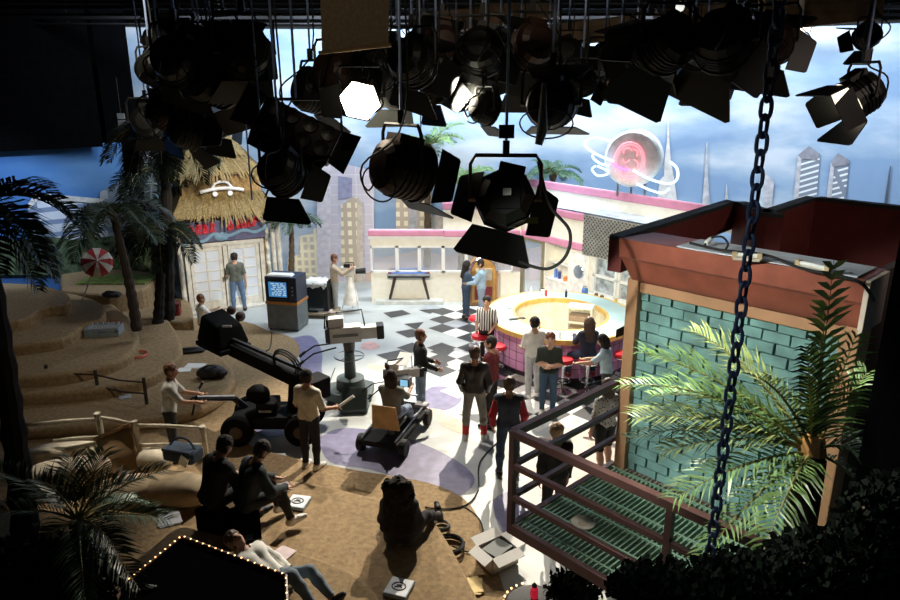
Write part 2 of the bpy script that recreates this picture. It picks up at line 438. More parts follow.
# ------------------------------------------------------------------ sky cyclorama with the painted city
def skymat(name, c1, c2, c3, hgt=7.9, lo=.42, hi=.62):
    m = M(name, c1, .95); nt = m.node_tree; b = nt.nodes['Principled BSDF']; L = nt.links.new
    tc = nt.nodes['Texture Coordinate']; mp = nt.nodes.new('ShaderNodeMapping'); mp.inputs['Scale'].default_value = (.16, .16, .42); mp.inputs['Rotation'].default_value = (0, .35, 0)
    L(tc.outputs['Object'], mp.inputs['Vector'])
    n = nt.nodes.new('ShaderNodeTexNoise'); n.inputs['Scale'].default_value = 1.6; n.inputs['Detail'].default_value = 5; n.inputs['Roughness'].default_value = .5
    L(mp.outputs['Vector'], n.inputs['Vector'])
    r = nt.nodes.new('ShaderNodeValToRGB'); r.color_ramp.elements[0].position = lo; r.color_ramp.elements[1].position = hi
    r.color_ramp.elements[0].color = (*c1, 1); r.color_ramp.elements[1].color = (*c3, 1)
    e = r.color_ramp.elements.new((lo+hi)/2); e.color = (*c2, 1)
    L(n.outputs['Fac'], r.inputs['Fac']); L(r.outputs['Color'], b.inputs['Base Color'])
    return m
cyc_path = [V((-10.2, 21.6)), V((-6, 22.4)), V((0, 22.6)), V((6.5, 22.6)), V((10.5, 21.6)), V((14, 19.0)), V((17, 14.5))]
cp = [V((p.x, p.y)) for p in smoothline([(p.x, p.y, 0) for p in cyc_path], 8)]
cyc = thing('sky_backdrop', 'tall curved studio backdrop painted as a hazy blue sky over a pastel city', 'backdrop', (0, 22.6, 0))
sky_m = skymat('painted_sky', (.21, .315, .48), (.31, .41, .54), (.52, .57, .64))
mb = MB(); CH = 7.9
vs = [(p.x, p.y, 0) for p in cp]+[(p.x, p.y, CH) for p in cp]+[(p.x*1.004, p.y+.05, 0) for p in cp]+[(p.x*1.004, p.y+.05, CH) for p in cp]
n = len(cp); fs = []
for i in range(n-1): fs += [(i, i+1, n+i+1, n+i), (2*n+i+1, 2*n+i, 3*n+i, 3*n+i+1), (n+i, n+i+1, 3*n+i+1, 3*n+i)]
mb.add(vs, fs); mb.build('sky_cloth', sky_m, cyc, world=True)
mb = MB(); mb.tube([(p.x, p.y-.02, CH) for p in cp], .05, 6); mb.build('batten', blackm, cyc, world=True)
def cyc_hit(px, py, off=.0):
    d = ray(px, py)
    for i in range(len(cp)-1):
        a, b = cp[i], cp[i+1]; e = b-a; den = d.x*e.y-d.y*e.x
        if abs(den) < 1e-9: continue
        t = (a.x*e.y-a.y*e.x)/den; u = (a.x*d.y-a.y*d.x)/den
        if t > 0 and -1e-6 <= u <= 1+1e-6:
            nn = V((e.y, -e.x)).normalized(); 
            if nn.dot(a) > 0: nn = -nn
            t2 = t*(1-off/ (t*V((d.x, d.y)).length)*1.0)
            return V((d.x*t2, d.y*t2, H+d.z*t2))
    t = 22/d.y; return V((d.x*t, 22, H+d.z*t))
def painted(name, label, px, m, off, parent=cyc, hit=cyc_hit):
    pts = [hit(x, y, off) for x, y in px]
    mb = MB().ext(pts, (0, .008, 0))
    o = mb.build(name, m, parent, world=True)
    if label: o['label'] = label
    return o
lil = tilemat('painted_lilac_tower', (.60, .55, .61), (.68, .64, .70), .5, .32, .015, (R(90), 0, 0), tile2=(.56, .51, .59))
tan_w = tilemat('painted_tan_windows', (.58, .50, .42), (.78, .72, .52), .22, .26, .05, (R(90), 0, 0), tile2=(.48, .40, .36))
gold_w = tilemat('painted_lit_windows', (.86, .80, .62), (.50, .41, .32), .26, .30, .07, (R(90), 0, 0), tile2=(.76, .66, .44))
slat_w = tilemat('painted_slat_windows', (.74, .78, .78), (.20, .22, .28), 3.0, .16, .055, (R(90), 0, R(24)))
lilplain = M('painted_lilac', (.64, .59, .65), .9); lilshade = M('painted_violet', (.30, .30, .44), .9); tanplain = M('painted_tan', (.56, .49, .42), .9)
stone = M('painted_grey_stone', (.46, .45, .48), .9, var=.25)
painted('painted_hills', 'painted band of tan and violet desert hills', [(304, 288), (304, 262), (330, 258), (352, 250), (380, 258), (420, 250), (445, 256), (480, 246), (520, 250), (545, 246), (570, 252), (570, 288)],
        skymat('painted_hill_bands', (.60, .46, .33), (.56, .43, .46), (.42, .33, .45), lo=.35, hi=.65), .05)
painted('painted_skyline', 'painted low tan blocks with lit windows', [(286, 290), (288, 258), (300, 254), (300, 236), (312, 234), (314, 228), (324, 230), (324, 290)], tan_w, .06)
painted('painted_tower', 'painted tall lilac arch tower', [(317, 292), (317, 164), (324, 160), (333, 160), (341, 163), (374, 171), (374, 270), (368, 292)], lil, .07)
painted('tower_side', 'plain left face of the lilac tower', [(317, 292), (317, 165), (331, 162), (330, 292)], lilplain, .085)
painted('tower_opening', 'dark blue opening in the lilac tower', [(338, 200), (338, 176), (352, 178), (352, 197)], lilshade, .09)
painted('tower_opening', 'pale sky slot below the dark opening', [(338, 268), (338, 201), (352, 198), (364, 200), (365, 285), (343, 272)], M('painted_pale', (.52, .52, .62), .9), .09)
painted('painted_tower', 'painted gold tower with lit windows standing inside the arch', [(341, 275), (341, 205), (350, 199), (356, 197), (363, 203), (364, 285)], gold_w, .11)
painted('tower_edge', 'tan side of the gold tower', [(357, 282), (357, 197), (363, 203), (364, 285)], tanplain, .125)
painted('painted_tower', 'painted white and tan tower above the low diner roof', [(396, 240), (396, 192), (404, 188), (404, 186), (431, 184), (432, 240)], gold_w, .07)
painted('tower_edge', 'grey band down the middle of the white and tan tower', [(409, 240), (409, 187), (417, 186), (417, 240)], stone, .09)
painted('painted_tower', 'painted squat tan block beside the white tower', [(432, 240), (432, 216), (446, 213), (446, 240)], tanplain, .075)
painted('painted_tower', 'painted slender tower with slatted face, left of the right-hand pair', [(793, 204), (798, 155), (809, 146), (820, 154), (816, 204)], slat_w, .06)
painted('tower_edge', None, [(793, 204), (798, 155), (802, 152), (798, 204)], stone, .08)
painted('tower_edge', None, [(798, 155), (809, 146), (820, 154), (817, 160), (802, 159)], M('painted_dark_stone', (.24, .24, .28), .9), .085)
painted('painted_tower', 'painted slender tower with slatted face, right of the right-hand pair', [(826, 204), (831, 162), (838, 153), (849, 160), (845, 204)], slat_w, .06)
painted('tower_edge', None, [(826, 204), (831, 162), (835, 157), (831, 204)], stone, .08)
painted('tower_edge', None, [(831, 162), (838, 153), (849, 160), (847, 165), (833, 167)], MATS['painted_dark_stone'], .085)
painted('painted_tower', 'painted short glassy tower by the brick building roof', [(757, 210), (760, 173), (766, 172), (774, 183), (771, 212)], M('painted_glass', (.42, .50, .56), .9), .06)
painted('tower_edge', None, [(763, 210), (765, 173), (767, 173), (774, 183), (771, 212)], stone, .08)
painted('painted_spire', 'painted pale stepped spire behind the planet sign', [(657, 200), (660, 180), (664, 176), (665, 156), (667, 142), (667.6, 120), (668.4, 120), (669.5, 142), (671, 162), (674, 178), (677, 200)], M('painted_pale_stone', (.66, .62, .60), .9), .06)
painted('painted_spire', 'painted thin grey spire right of the planet sign', [(702, 206), (704.5, 175), (706.4, 142), (707.4, 142), (708, 175), (710, 206)], stone, .06)
painted('painted_spire', 'painted small grey spire beside the chain', [(724, 206), (726.2, 186), (726.8, 184), (728.5, 206)], stone, .06)
painted('painted_mast', 'painted thin dark mast at the far right of the sky', [(884, 206), (885, 198), (890, 166), (891, 166), (887, 206)], M('painted_dark', (.08, .09, .12), .9), .06)
# ------------------------------------------------------------------ left hotel backdrop
HB0 = V((-9.55, 21.2)); HB1 = V((-17.5, 14.2))
hb = thing('hotel_backdrop', 'dimly lit blue painted backdrop of a curved white hotel behind the sand terraces', 'backdrop', (HB0.x, HB0.y, 0))
def hb_hit(px, py, off=0):
    d = ray(px, py); e = HB1-HB0; den = d.x*e.y-d.y*e.x; t = (HB0.x*e.y-HB0.y*e.x)/den
    t *= (1-off/20); return V((d.x*t, d.y*t, H+d.z*t))
e = (HB1-HB0).normalized(); nn = V((e.y, -e.x))*.05
mb = MB().add([], [])
ptop = 4.62
mb.hexa([(HB0.x, HB0.y, 0), (HB1.x, HB1.y, 0), (HB1.x-.05, HB1.y+.06, 0), (HB0.x-.05, HB0.y+.06, 0), (HB0.x, HB0.y, ptop), (HB1.x, HB1.y, ptop), (HB1.x-.05, HB1.y+.06, ptop), (HB0.x-.05, HB0.y+.06, ptop)])
mb.build('sky_cloth', skymat('painted_dim_sky', (.05, .15, .40), (.06, .18, .45), (.10, .24, .50)), hb, world=True)  # deeper blue puts this cloth's weaker light into its colour
bal_w = tilemat('painted_balconies', (.66, .70, .78), (.20, .27, .42), 1.0, .36, .07, (R(90), 0, 0), tile2=(.55, .60, .70))
painted('painted_hotel', 'painted white balconied hotel wing with a flat roof', [(30, 270), (28, 206), (37, 194), (70, 197), (104, 200), (108, 236), (110, 270)], bal_w, .06, hb, hb_hit)
painted('hotel_roof', None, [(26, 206), (36, 193), (70, 196), (104, 199), (104, 204), (70, 201), (38, 200), (29, 210)], M('painted_roof', (.60, .60, .60), .9), .09, hb, hb_hit)
painted('painted_hotel', 'painted grey hotel wing with a pitched roof', [(96, 262), (100, 192), (126, 178), (150, 186), (152, 262)], tilemat('painted_balconies_grey', (.40, .44, .50), (.20, .25, .33), .45, .42, .09, (R(90), 0, 0)), .05, hb, hb_hit)
painted('painted_garden', 'painted dark garden at the foot of the hotel', [(-60, 275), (-60, 240), (20, 240), (45, 236), (75, 240), (112, 236), (160, 250), (160, 275)], M('painted_hedge', (.05, .07, .04), .9, .5, 3), .1, hb, hb_hit)
# black masking above / beside it
mask = MB()
mask.hexa([(-10.0, 20.9, 0), (-9.3, 21.3, 0), (-9.3, 21.45, 0), (-10.0, 21.05, 0), (-10.0, 20.9, 8.6), (-9.3, 21.3, 8.6), (-9.3, 21.45, 8.6), (-10.0, 21.05, 8.6)])
a0, a1 = V((-9.9, 20.4)), V((-18.5, 12.9))
mask.hexa([(a0.x, a0.y, 4.55), (a1.x, a1.y, 4.55), (a1.x-.05, a1.y+.08, 4.55), (a0.x-.05, a0.y+.08, 4.55), (a0.x, a0.y, 9.6), (a1.x, a1.y, 9.6), (a1.x-.05, a1.y+.08, 9.6), (a0.x-.05, a0.y+.08, 9.6)])
drape = M('black_drape', (.0025, .0025, .003), 1.0, spec=0)
cu = mask.build('black_curtain', drape); tag(cu, 'black masking curtain hanging above the hotel backdrop at upper left', 'curtain')
tagp = MB().bx(-.12, .12, -.01, .01, 0, .4)
q = atY(122, 124, 19.5)
sg = thing('wall_sign', 'small pale sign high on the black masking at upper left', 'sign', q)
MB().bx(-.10, .10, -.01, .01, -.20, .10).build('lower_panel', M('dim_white', (.25, .25, .25), .8), sg); MB().bx(-.10, .10, -.01, .01, .13, .28).build('upper_panel', MATS['dim_white'], sg)
MB().tube([(0, 0, .28), (0, 0, 1.2)], .008).build('cord', blackm, sg)
# ------------------------------------------------------------------ sand
mb = MB()
px = [(-260, 316), (150, 312), (190, 318), (245, 322), (268, 331), (292, 338), (300, 352), (290, 372), (300, 395), (284, 412), (262, 430), (250, 446), (330, 466), (400, 478), (440, 487), (470, 505), (488, 540), (520, 640), (-300, 640)]
pts = [at(x, y) for x, y in px]; pts = pts[:1]+smoothline(pts[1:-2], 3)+pts[-2:]
mb.prism([(p.x, p.y) for p in pts], .0, .012); o = mb.build('sand_floor', sand); tag(o, kind='structure')
BEACH = {}
def terrace(name, label, z, px, extra=(), z0=0.0):
    pts = smoothline([at(x, y, z) for x, y in px], 4)+[V((x, y, z)) for x, y in extra]
    fg = 'foreground' in label; key = 'f' if fg else 'l'
    if key not in BEACH:
        c = at(250, 560) if fg else at(100, 360)
        BEACH[key] = thing('sand_terrace', 'low carpeted sand terrace in the foreground where the crew sit' if fg else 'stepped carpeted sand beach rising at left below the hotel backdrop', 'sand terrace', c)
    o = MB().prism([(p.x, p.y) for p in pts], z0, z).build('terrace_step', sand, BEACH[key], world=True, bevel=min(.09, z*.4), seg=3)
    o['label'] = label
    return o
terrace('sand_terrace', 'lowest carpeted sand tongue of the left beach, reaching toward the camera crane', .22, [(190, 326), (206, 336), (214, 350), (226, 360), (235, 372), (232, 386), (214, 402), (190, 412), (150, 420), (60, 428), (-60, 436)], [(-13, 12.4), (-13.5, 17.6)])
terrace('sand_terrace', 'second sand step of the left beach with the wire coil on it', .46, [(158, 304), (168, 318), (177, 332), (182, 345), (180, 356), (165, 368), (140, 380), (100, 388), (40, 394), (-60, 398)], [(-13.3, 13.6), (-13.4, 17.9)], .0)
terrace('sand_terrace', 'rounded middle sand step of the left beach carrying the bottle crate', .70, [(112, 302), (128, 316), (137, 328), (138, 342), (126, 356), (92, 368), (40, 376), (-60, 380)], [(-13.4, 14.2), (-13.4, 18.0)])
terrace('sand_terrace', 'upper sand step of the left beach with a squared edge', .95, [(70, 292), (101, 302), (104, 317), (86, 324), (62, 338), (0, 346), (-60, 350)], [(-13.5, 15.2), (-13.5, 18.2)])
terrace('sand_terrace', 'topmost sand step at the far left below the hotel backdrop', 1.2, [(38, 284), (66, 292), (68, 304), (42, 308), (20, 320), (-60, 330)], [(-13.6, 16.2), (-13.6, 18.2)])
terrace('sand_terrace', 'small sand ledge beside the hut doors under the red cooler', .42, [(150, 300), (178, 298), (190, 303), (192, 320), (176, 322), (158, 318)], [])
terrace('sand_terrace', 'wide lower sand terrace in the foreground where the crew sit', .25, [(-60, 478), (60, 474), (160, 468), (262, 476), (320, 483), (366, 494), (420, 506), (446, 536), (470, 580), (500, 640)], [(.4, 5.6), (-7, 5.6), (-8, 8.5)])
terrace('sand_terrace', 'inner foreground sand terrace behind the bulb-edged marquee', .5, [(-60, 512), (120, 508), (200, 528), (262, 541), (320, 556), (368, 580), (400, 640)], [(-.6, 5.3), (-7, 5.3)])
# ================================================================== tiki hut
hut = thing('beach_hut', 'thatched beach hut with white french doors and a red and blue sign', 'hut', (-6.39, 19.53, 0), R(27.3))
plank = M('bamboo_plank', (.36, .235, .095), .75, var=.35, scale=12); oldwhite = M('weathered_white', (.62, .60, .54), .7, var=.2)
straw = M('straw', (.205, .15, .065), .9, var=.5, scale=22); strawd = M('straw_dark', (.20, .14, .05), .95, var=.5, scale=22)
w = MB(); w.bx(-1.15, 1.25, .12, 1.9, 0, 2.85); w.build('wall', plank, hut)
fr = MB()
for x in (-1.07, -.03, 1.01): fr.bx(x-.06, x+.06, -.03, .11, 0.06, 1.92)
fr.bx(-1.13, 1.07, -.03, .11, 1.86, 1.98); fr.bx(-1.2, 1.2, -.25, .12, 0, .06); fr.build('door_frame', oldwhite, hut, bevel=.01)
frost = M('frosted_pane', (.66, .72, .80), .25, var=.06, scale=2)
for x0 in (-.99, .05):
    d = MB(); d.bx(x0, x0+.10, .0, .06, .06, 1.86); d.bx(x0+.78, x0+.88, .0, .06, .06, 1.86); d.bx(x0+.1, x0+.78, .0, .06, 1.74, 1.86); d.bx(x0+.1, x0+.78, .0, .06, .06, .30)
    d.bx(x0+.42, x0+.46, .005, .05, .3, 1.74)
    for k in range(1, 5): d.bx(x0+.1, x0+.78, .005, .05, .3+k*.288-.015, .3+k*.288+.015)
    lf = d.build('door', oldwhite, hut, bevel=.006)
    MB().bx(x0+.1, x0+.78, .02, .035, .3, 1.74).build('glazing', frost, lf)
    hx = x0+.83 if x0 < 0 else x0+.05
    MB().tube([(hx, -.0, .95), (hx, -.06, .95), (hx, -.06, .82)], .014).build('handle', M('brass', (.45, .30, .10), .35, .8), lf)
for x, m in ((-1.24, oldwhite), (1.18, M('yellow_bamboo', (.62, .40, .08), .6, .3, 10)), (1.36, oldwhite), (1.52, oldwhite)):
    p = MB(); p.lathe([(.07, 0), (.07, .5), (.078, .52), (.07, .54), (.068, 1.2), (.078, 1.22), (.068, 1.24), (.065, 2.7)], 10, (x, .02, 0)); p.build('post', m, hut, smooth=True)
sign = MB(); sign.bx(-1.1, 1.12, -.10, -.05, 2.02, 2.62); sg_o = sign.build('sign_board', M('sign_dark_blue', (.10, .10, .19), .6, var=.3, scale=5), hut)
wv = MB()
pts = smoothline([(-1.15, -.12, 1.98), (-.95, -.12, 2.12), (-.6, -.12, 2.06), (-.3, -.12, 2.24), (.1, -.12, 2.16), (.5, -.12, 2.28), (.85, -.12, 2.20), (1.15, -.12, 2.34)], 5)
wv.tube(pts, .05, 6)
wv.ball((-.1, -.12, 2.15), .13, 10, (1.6, .4, 1)); wv.build('sign_wave', M('sign_blue', (.20, .34, .48), .5), sg_o, smooth=True)
rs = random.Random(5); sgm = M('sign_script_red', (.60, .035, .06), .5)
for x0, wd in ((-.95, .16), (-.74, .12), (-.57, .14), (-.38, .12), (.10, .16), (.32, .12), (.48, .14), (.66, .12), (.82, .16)):
    z0 = 2.25+(x0+1)*.07; k = rs.choice((0, 1, 2)); lt = MB()
    lt.tube([(x0, -.12, z0), (x0+.02, -.12, z0+.28)], .038, 6)
    lt.tube(smoothline([(x0, -.12, z0+.26), (x0+wd*.7, -.12, z0+.24), (x0+wd*.6, -.12, z0+.13), (x0+.02, -.12, z0+.12)] if k < 2 else [(x0, -.12, z0), (x0+wd*.7, -.12, z0+.04), (x0+wd*.6, -.12, z0+.2), (x0+.02, -.12, z0+.26)], 3), .034, 5)
    if k: lt.tube([(x0+.03, -.12, z0+.12), (x0+wd*.8, -.12, z0)], .034, 5)
    lt.build('script_letter', sgm, sg_o)
def thatch(mb, x0, x1, y0, y1, z0, z1, xi, yi, n, rs):
    """hipped straw skirt: outer rim at z0, inner rim at z1"""
    c = [((x0, y0), (x1, y0), (x1-xi, y0+yi), (x0+xi, y0+yi)), ((x1, y0), (x1, y1), (x1-xi, y1-yi), (x1-xi, y0+yi)), ((x0, y1), (x0, y0), (x0+xi, y0+yi), (x0+xi, y1-yi)), ((x1, y1), (x0, y1), (x0+xi, y1-yi), (x1-xi, y1-yi))]
    for (a, b, e, d) in c:
        mb.mat(1); mb.add([(*a, z0), (*b, z0), (*e, z1), (*d, z1), (a[0], a[1], z0-.06), (b[0], b[1], z0-.06), (*e, z1-.06), (*d, z1-.06)], [(0, 1, 2, 3), (5, 4, 7, 6), (0, 4, 5, 1)])
        mb.mat(0)
        for _ in range(n):
            u = rs.random(); v = rs.random()**.8*.9; L = rs.uniform(.25, .55)
            A = V((*a, z0)).lerp(V((*b, z0)), u); B = V((*d, z1)).lerp(V((*e, z1)), u)
            out = (A-B).normalized(); side = (V((*b, z0))-V((*a, z0))).normalized()
            p = A.lerp(B, v+.1)+V((0, 0, .03+rs.random()*.05)); q2 = p+out*L+V((0, 0, -.06*rs.random()))+side*rs.uniform(-.08, .08)
            wd = side*rs.uniform(.012, .028)
            mb.mat(0 if rs.random() < .75 else 1)
            mb.add([p-wd, p+wd, q2+wd*.4, q2-wd*.4], [(0, 1, 2, 3)])
rs = random.Random(9)
t1 = MB(); thatch(t1, -1.35, 1.45, -.45, 2.3, 2.82, 3.36, .35, .40, 420, rs); t1.build('lower_thatch', [straw, strawd], hut)
gb = MB(); gb.bx(-1.02, 1.1, -.08, 1.85, 3.15, 4.05); gb.build('gable_wall', plank, hut)
rt = MB()
for x in (-.42, .02, .46):
    for k in range(4): rt.mat(k % 2); rt.tube([(x+k*.045-.07, -.11, 3.98+.02*(k % 2)), (x+k*.05-.08, -.11, 3.78)], .018, 5)
rt.build('gable_fringe', [M('fringe_red', (.35, .05, .04), .8), M('fringe_white', (.55, .5, .4), .8)], hut)
t2 = MB(); thatch(t2, -1.2, 1.15, -.35, 2.1, 3.95, 4.45, .45, .5, 380, rs); t2.build('upper_thatch', [straw, strawd], hut)
t3 = MB(); thatch(t3, -.85, .8, -.05, 1.8, 4.4, 4.95, .45, .6, 260, rs); t3.build('thatch_cap', [straw, strawd], hut)
orn = MB(); orn.tube(smoothline([(-.58, -.28, 3.44), (-.3, -.32, 3.50), (0, -.32, 3.52), (.3, -.32, 3.50), (.58, -.28, 3.44)], 4), .045, 8)
orn.tube(smoothline([(-.26, -.3, 3.53), (-.16, -.3, 3.66), (0, -.3, 3.70), (.16, -.3, 3.66), (.26, -.3, 3.53)], 4), .035, 6)
for x in (-.2, .2): orn.lathe([(.03, -.03), (.07, -.03), (.07, .03), (.03, .03)], 14, (x, -.32, 3.38), (0, 1, 0))
orn.build('winged_ornament', M('ornament_white', (.75, .77, .78), .4), hut, smooth=True)
# ================================================================== diner
D0 = V((-2.34, 20.1)); CX = V((2.1, 20.2))
diner = thing('diner', 'low cream retro diner with pink roof bands, window row and porthole door', 'diner', (-2.34, 20.1, 0))
frame_m = M('window_frame_white', (.80, .79, .75), .4, var=.04)
w = MB(); L1 = 2.14; L2 = 4.44
w.bx(0, L1, 0, .14, 0, .92); w.bx(0, L1, 0, .14, 1.72, 2.2); w.bx(L1, L2-.02, 0, .14, 0, .92); w.bx(L1, L2-.02, 0, .14, 1.72, 3.0)
w.build('wall', cream, diner)
for q_ in ((-.05, L1, -.06, .2, 2.02, 2.2), (L1, L2-.05, -.06, 0, 2.0, 2.2), (L1-.02, L2-.05, -.06, .2, 2.8, 3.0)): MB().bx(*q_).build('pink_band', pink, diner, bevel=.03)
wb = MB(); wb.bx(-.04, L1, -.04, 0, 1.93, 2.02); wb.bx(L1, L2-.05, -.04, 0, 1.92, 2.0); wb.bx(L1, L2-.05, -.05, 0, 2.74, 2.8); wb.build('white_band', frame_m, diner)
xs = [0, .78, 1.44, 2.14, 2.82, 3.5, 4.2]
for a, b in zip(xs[:-1], xs[1:]):
    f = MB(); f.bx(a, a+.05, -.02, .1, .92, 1.72); f.bx(b-.05, b, -.02, .1, .92, 1.72); f.bx(a, b, -.02, .1, .92, .97); f.bx(a, b, -.02, .1, 1.67, 1.72)
    fo = f.build('window_frame', frame_m, diner)
    MB().bx(a+.05, b-.05, .03, .04, .97, 1.67).build('pane', glass, fo)
def wall_frame(name, label, cat, org, ang): return thing(name, label, cat, (org.x, org.y, 0), ang)
ANG = math.atan2(-.815, .58)
dr = thing('diner_wing', None, None, (CX.x, CX.y, 0), ANG)   # local x runs along the wall, -y faces the room
w = MB(); w.bx(1.0, 5.6, 0, .12, 2.0, 3.0); w.bx(0, 1.0, 0, .12, 2.0, 3.0); w.bx(1.95, 2.85, 0, .12, 0, 2.0); w.bx(2.85, 5.6, 0, .12, 0, .95); w.bx(4.6, 5.6, 0, .12, .95, 2.0); w.bx(1.02, 1.95, .35, .45, 0, 2.0); w.bx(1.0, 1.05, 0, .4, 0, 2.0)
w.build('wall', cream, dr)
for q_ in ((-.05, 2.5, -.07, 0, 2.8, 3.0), (0, 2.5, -.07, 0, 2.0, 2.2), (4.42, 5.7, -.07, 0, 2.8, 3.0)): MB().bx(*q_).build('pink_band', pink, dr, bevel=.03)
gr = MB()
gr.mat(0).bx(2.5, 4.42, -.06, 0, 1.95, 3.0); gr.mat(1)
for k in range(-9, 18):
    for sgn in (1, -1):
        x0 = 2.5+k*.12; x1 = x0+1.05
        if sgn < 0: a = (x1, 1.95); b = (x0, 3.0)
        else: a = (x0, 1.95); b = (x1, 3.0)
        def clip(a, b):
            (xa, za), (xb, zb) = a, b; out = []
            for t in (0, 1):
                pass
            t0, t1 = 0.0, 1.0
            dx = xb-xa
            for lim, s in ((2.52, 1), (4.40, -1)):
                f0 = (xa-lim)*s; f1 = (xb-lim)*s
                if f0 < 0 and f1 < 0: return None
                if f0 < 0: t0 = max(t0, f0/(f0-f1))
                if f1 < 0: t1 = min(t1, f0/(f0-f1))
            if t0 >= t1: return None
            return ((xa+dx*t0, za+(zb-za)*t0), (xa+dx*t1, za+(zb-za)*t1))
        c = clip(a, b)
        if c: gr.tube([(c[0][0], -.075, c[0][1]), (c[1][0], -.075, c[1][1])], .014, 4)
gr.build('lattice_grille', [M('grille_dark', (.10, .10, .09), .6), M('grille_grey', (.36, .36, .34), .5, .3)], dr)
# sliding door
f = MB(); olive = M('olive_frame', (.22, .20, .12), .5)
f.bx(.02, .12, -.03, .08, 0, 2.0); f.bx(.90, 1.0, -.03, .08, 0, 2.0); f.bx(.12, .9, -.03, .08, 1.92, 2.0); f.bx(.12, .9, -.03, .08, 0, .08)
fo = f.build('sliding_door', olive, dr); MB().bx(.12, .9, .02, .03, .08, 1.92).build('pane', glass, fo)
sh = MB(); sh.bx(1.05, 1.95, .0, .34, .95, 1.0); sh.bx(1.05, 1.95, .05, .34, 0, .95); sh.bx(1.05, 1.95, .1, .34, 1.42, 1.45); sh.build('wall_shelf', white, dr)
d = MB(); d.bx(2.08, 2.74, -.05, 0, .05, 1.92); do = d.build('swing_door', white, dr, bevel=.01)
MB().lathe([(.17, -.02), (.19, 0), (.17, .02)], 20, (2.41, -.06, 1.42), (0, 1, 0)).build('porthole_ring', chrome, do)
MB().lathe([(.01, -.015), (.165, -.015), (.165, .015), (.01, .015)], 20, (2.41, -.06, 1.42), (0, 1, 0)).build('porthole_glass', M('porthole_grey', (.30, .30, .28), .15), do)
for x0 in (2.9, 3.75):
    f = MB()
    for x in (x0, x0+.75): f.bx(x, x+.08, -.05, .1, .95, 2.0)
    for z in (.95, 1.42, 1.92): f.bx(x0, x0+.83, -.05, .1, z, z+.07)
    fo = f.build('window_frame', frame_m, dr); MB().bx(x0+.08, x0+.75, .02, .035, 1.0, 1.95).build('pane', M('textured_glass', (.42, .47, .50), .1, var=.6, scale=5, alpha=.85), fo)
cb = MB(); cb.bx(2.8, 5.5, -.55, -.0, 0, .9); cb.bx(2.75, 5.5, -.62, 0, .9, .96); o = cb.build('back_counter', M('counter_pale_green', (.66, .72, .64), .4), dr)
# back room seen through the glass door: grey steps
st = MB()
for k in range(5): st.bx(.1, .95, .5+k*.22, .72+k*.22, .0, .25+k*.24)
o = st.build('steps', M('step_grey', (.40, .42, .40), .7), dr)
# upper roof tier
rf = MB(); rf.bx(-.1, 5.8, .0, 1.1, 2.95, 3.0); rf.build('flat_roof', M('roof_pale_blue', (.50, .58, .66), .25, var=.35, scale=2.2), dr)
tw = MB(); tw.bx(-1.8, 6.4, 1.0, 1.12, 2.95, 3.5); tw.build('upper_wall', cream, dr)
tp = MB(); tp.bx(-1.85, 6.4, .93, 1.02, 3.3, 3.52); tp.build('upper_pink_band', pink, dr, bevel=.03)
for k_ in kids(dr):
    k_.parent = diner; k_.location = dr.location-diner.location; k_.rotation_euler = (0, 0, ANG)
bpy.data.objects.remove(dr)
def drw(x, y, z): # diner-side local to world
    c, s_ = math.cos(ANG), math.sin(ANG); return V((CX.x+c*x-s_*y, CX.y+s_*x+c*y, z))
# planet sign on the roof
pc = atY(632, 159, 18.2)
ps = thing('planet_sign', 'round roof sign with pink neon rings and pale blue neon orbit loops', 'neon sign', (pc.x, pc.y, pc.z-.72), R(-24))
def neon(n, c, s_): return M(n, c, .4, var=.02, emit=c, es=s_)
npk = neon('neon_pink', (1, .36, .42), .9); nbl = neon('neon_pale_blue', (.55, .82, 1), 1.3); nvi = neon('neon_violet', (.8, .25, .9), 1.0)
MB().lathe([(.30, -.02), (.66, -.02), (.72, .05), (.72, .50), (.66, .56), (.05, .56)], 36, (0, 0, .72), (0, 1, 0)).build('drum', M('sign_drum', (.78, .79, .78), .6), ps, smooth=True)
MB().lathe([(.01, -.03), (.64, -.03), (.64, .0), (.01, .0)], 36, (0, -.0, .72), (0, 1, 0)).build('face_panel', M('sign_face', (.86, .74, .75), .7, .0), ps)
for r_ in (.46, .40):
    MB().tube([(r_*math.cos(a*math.pi/20)*.82-.05, -.07, .68+r_*math.sin(a*math.pi/20)) for a in range(41)], .02, 6).build('neon_ring', npk, ps, smooth=True)
sq = MB()
for q in ([(-.2, .85), (-.2, .95), (-.08, 1.0), (0, .92)], [(.02, .98), (.14, .92), (.12, .8)], [(-.22, .72), (-.16, .62), (-.05, .7)], [(.06, .72), (.16, .66), (.18, .54)], [(-.12, .52), (0, .46), (.1, .5)]):
    sq.tube(smoothline([(x, -.07, z) for x, z in q], 4), .018, 5)
sq.build('neon_squiggle', npk, ps)
MB().tube(smoothline([(-.5, -.08, .62), (-.36, -.08, .52), (-.2, -.08, .46), (-.05, -.08, .44)], 4), .03, 6).build('neon_violet_arc', nvi, ps)
lp = [(-1.2, .0, 1.0), (-1.22, -.14, 1.10), (-1.1, -.22, 1.02), (-.7, -.32, .82), (-.3, -.30, .66)]
MB().tube(smoothline([(-.6, .1, 1.14), (-.95, .05, 1.22), (-1.2, -.05, 1.14), (-1.14, -.18, .98), (-.8, -.25, .80), (-.42, -.22, .66)], 6), .035, 6).build('neon_orbit', nbl, ps)
MB().tube(smoothline([(-.95, -.1, .86), (-.98, -.15, .74), (-.78, -.2, .60), (-.55, -.2, .54)], 6), .03, 6).build('neon_orbit', nbl, ps)
MB().tube(smoothline([(-.9, -.1, .52), (-.98, -.15, .42), (-.8, -.2, .28), (-.55, -.2, .34), (-.62, -.2, .44), (-.85, -.15, .52)], 6), .028, 6).build('neon_orbit', nbl, ps)
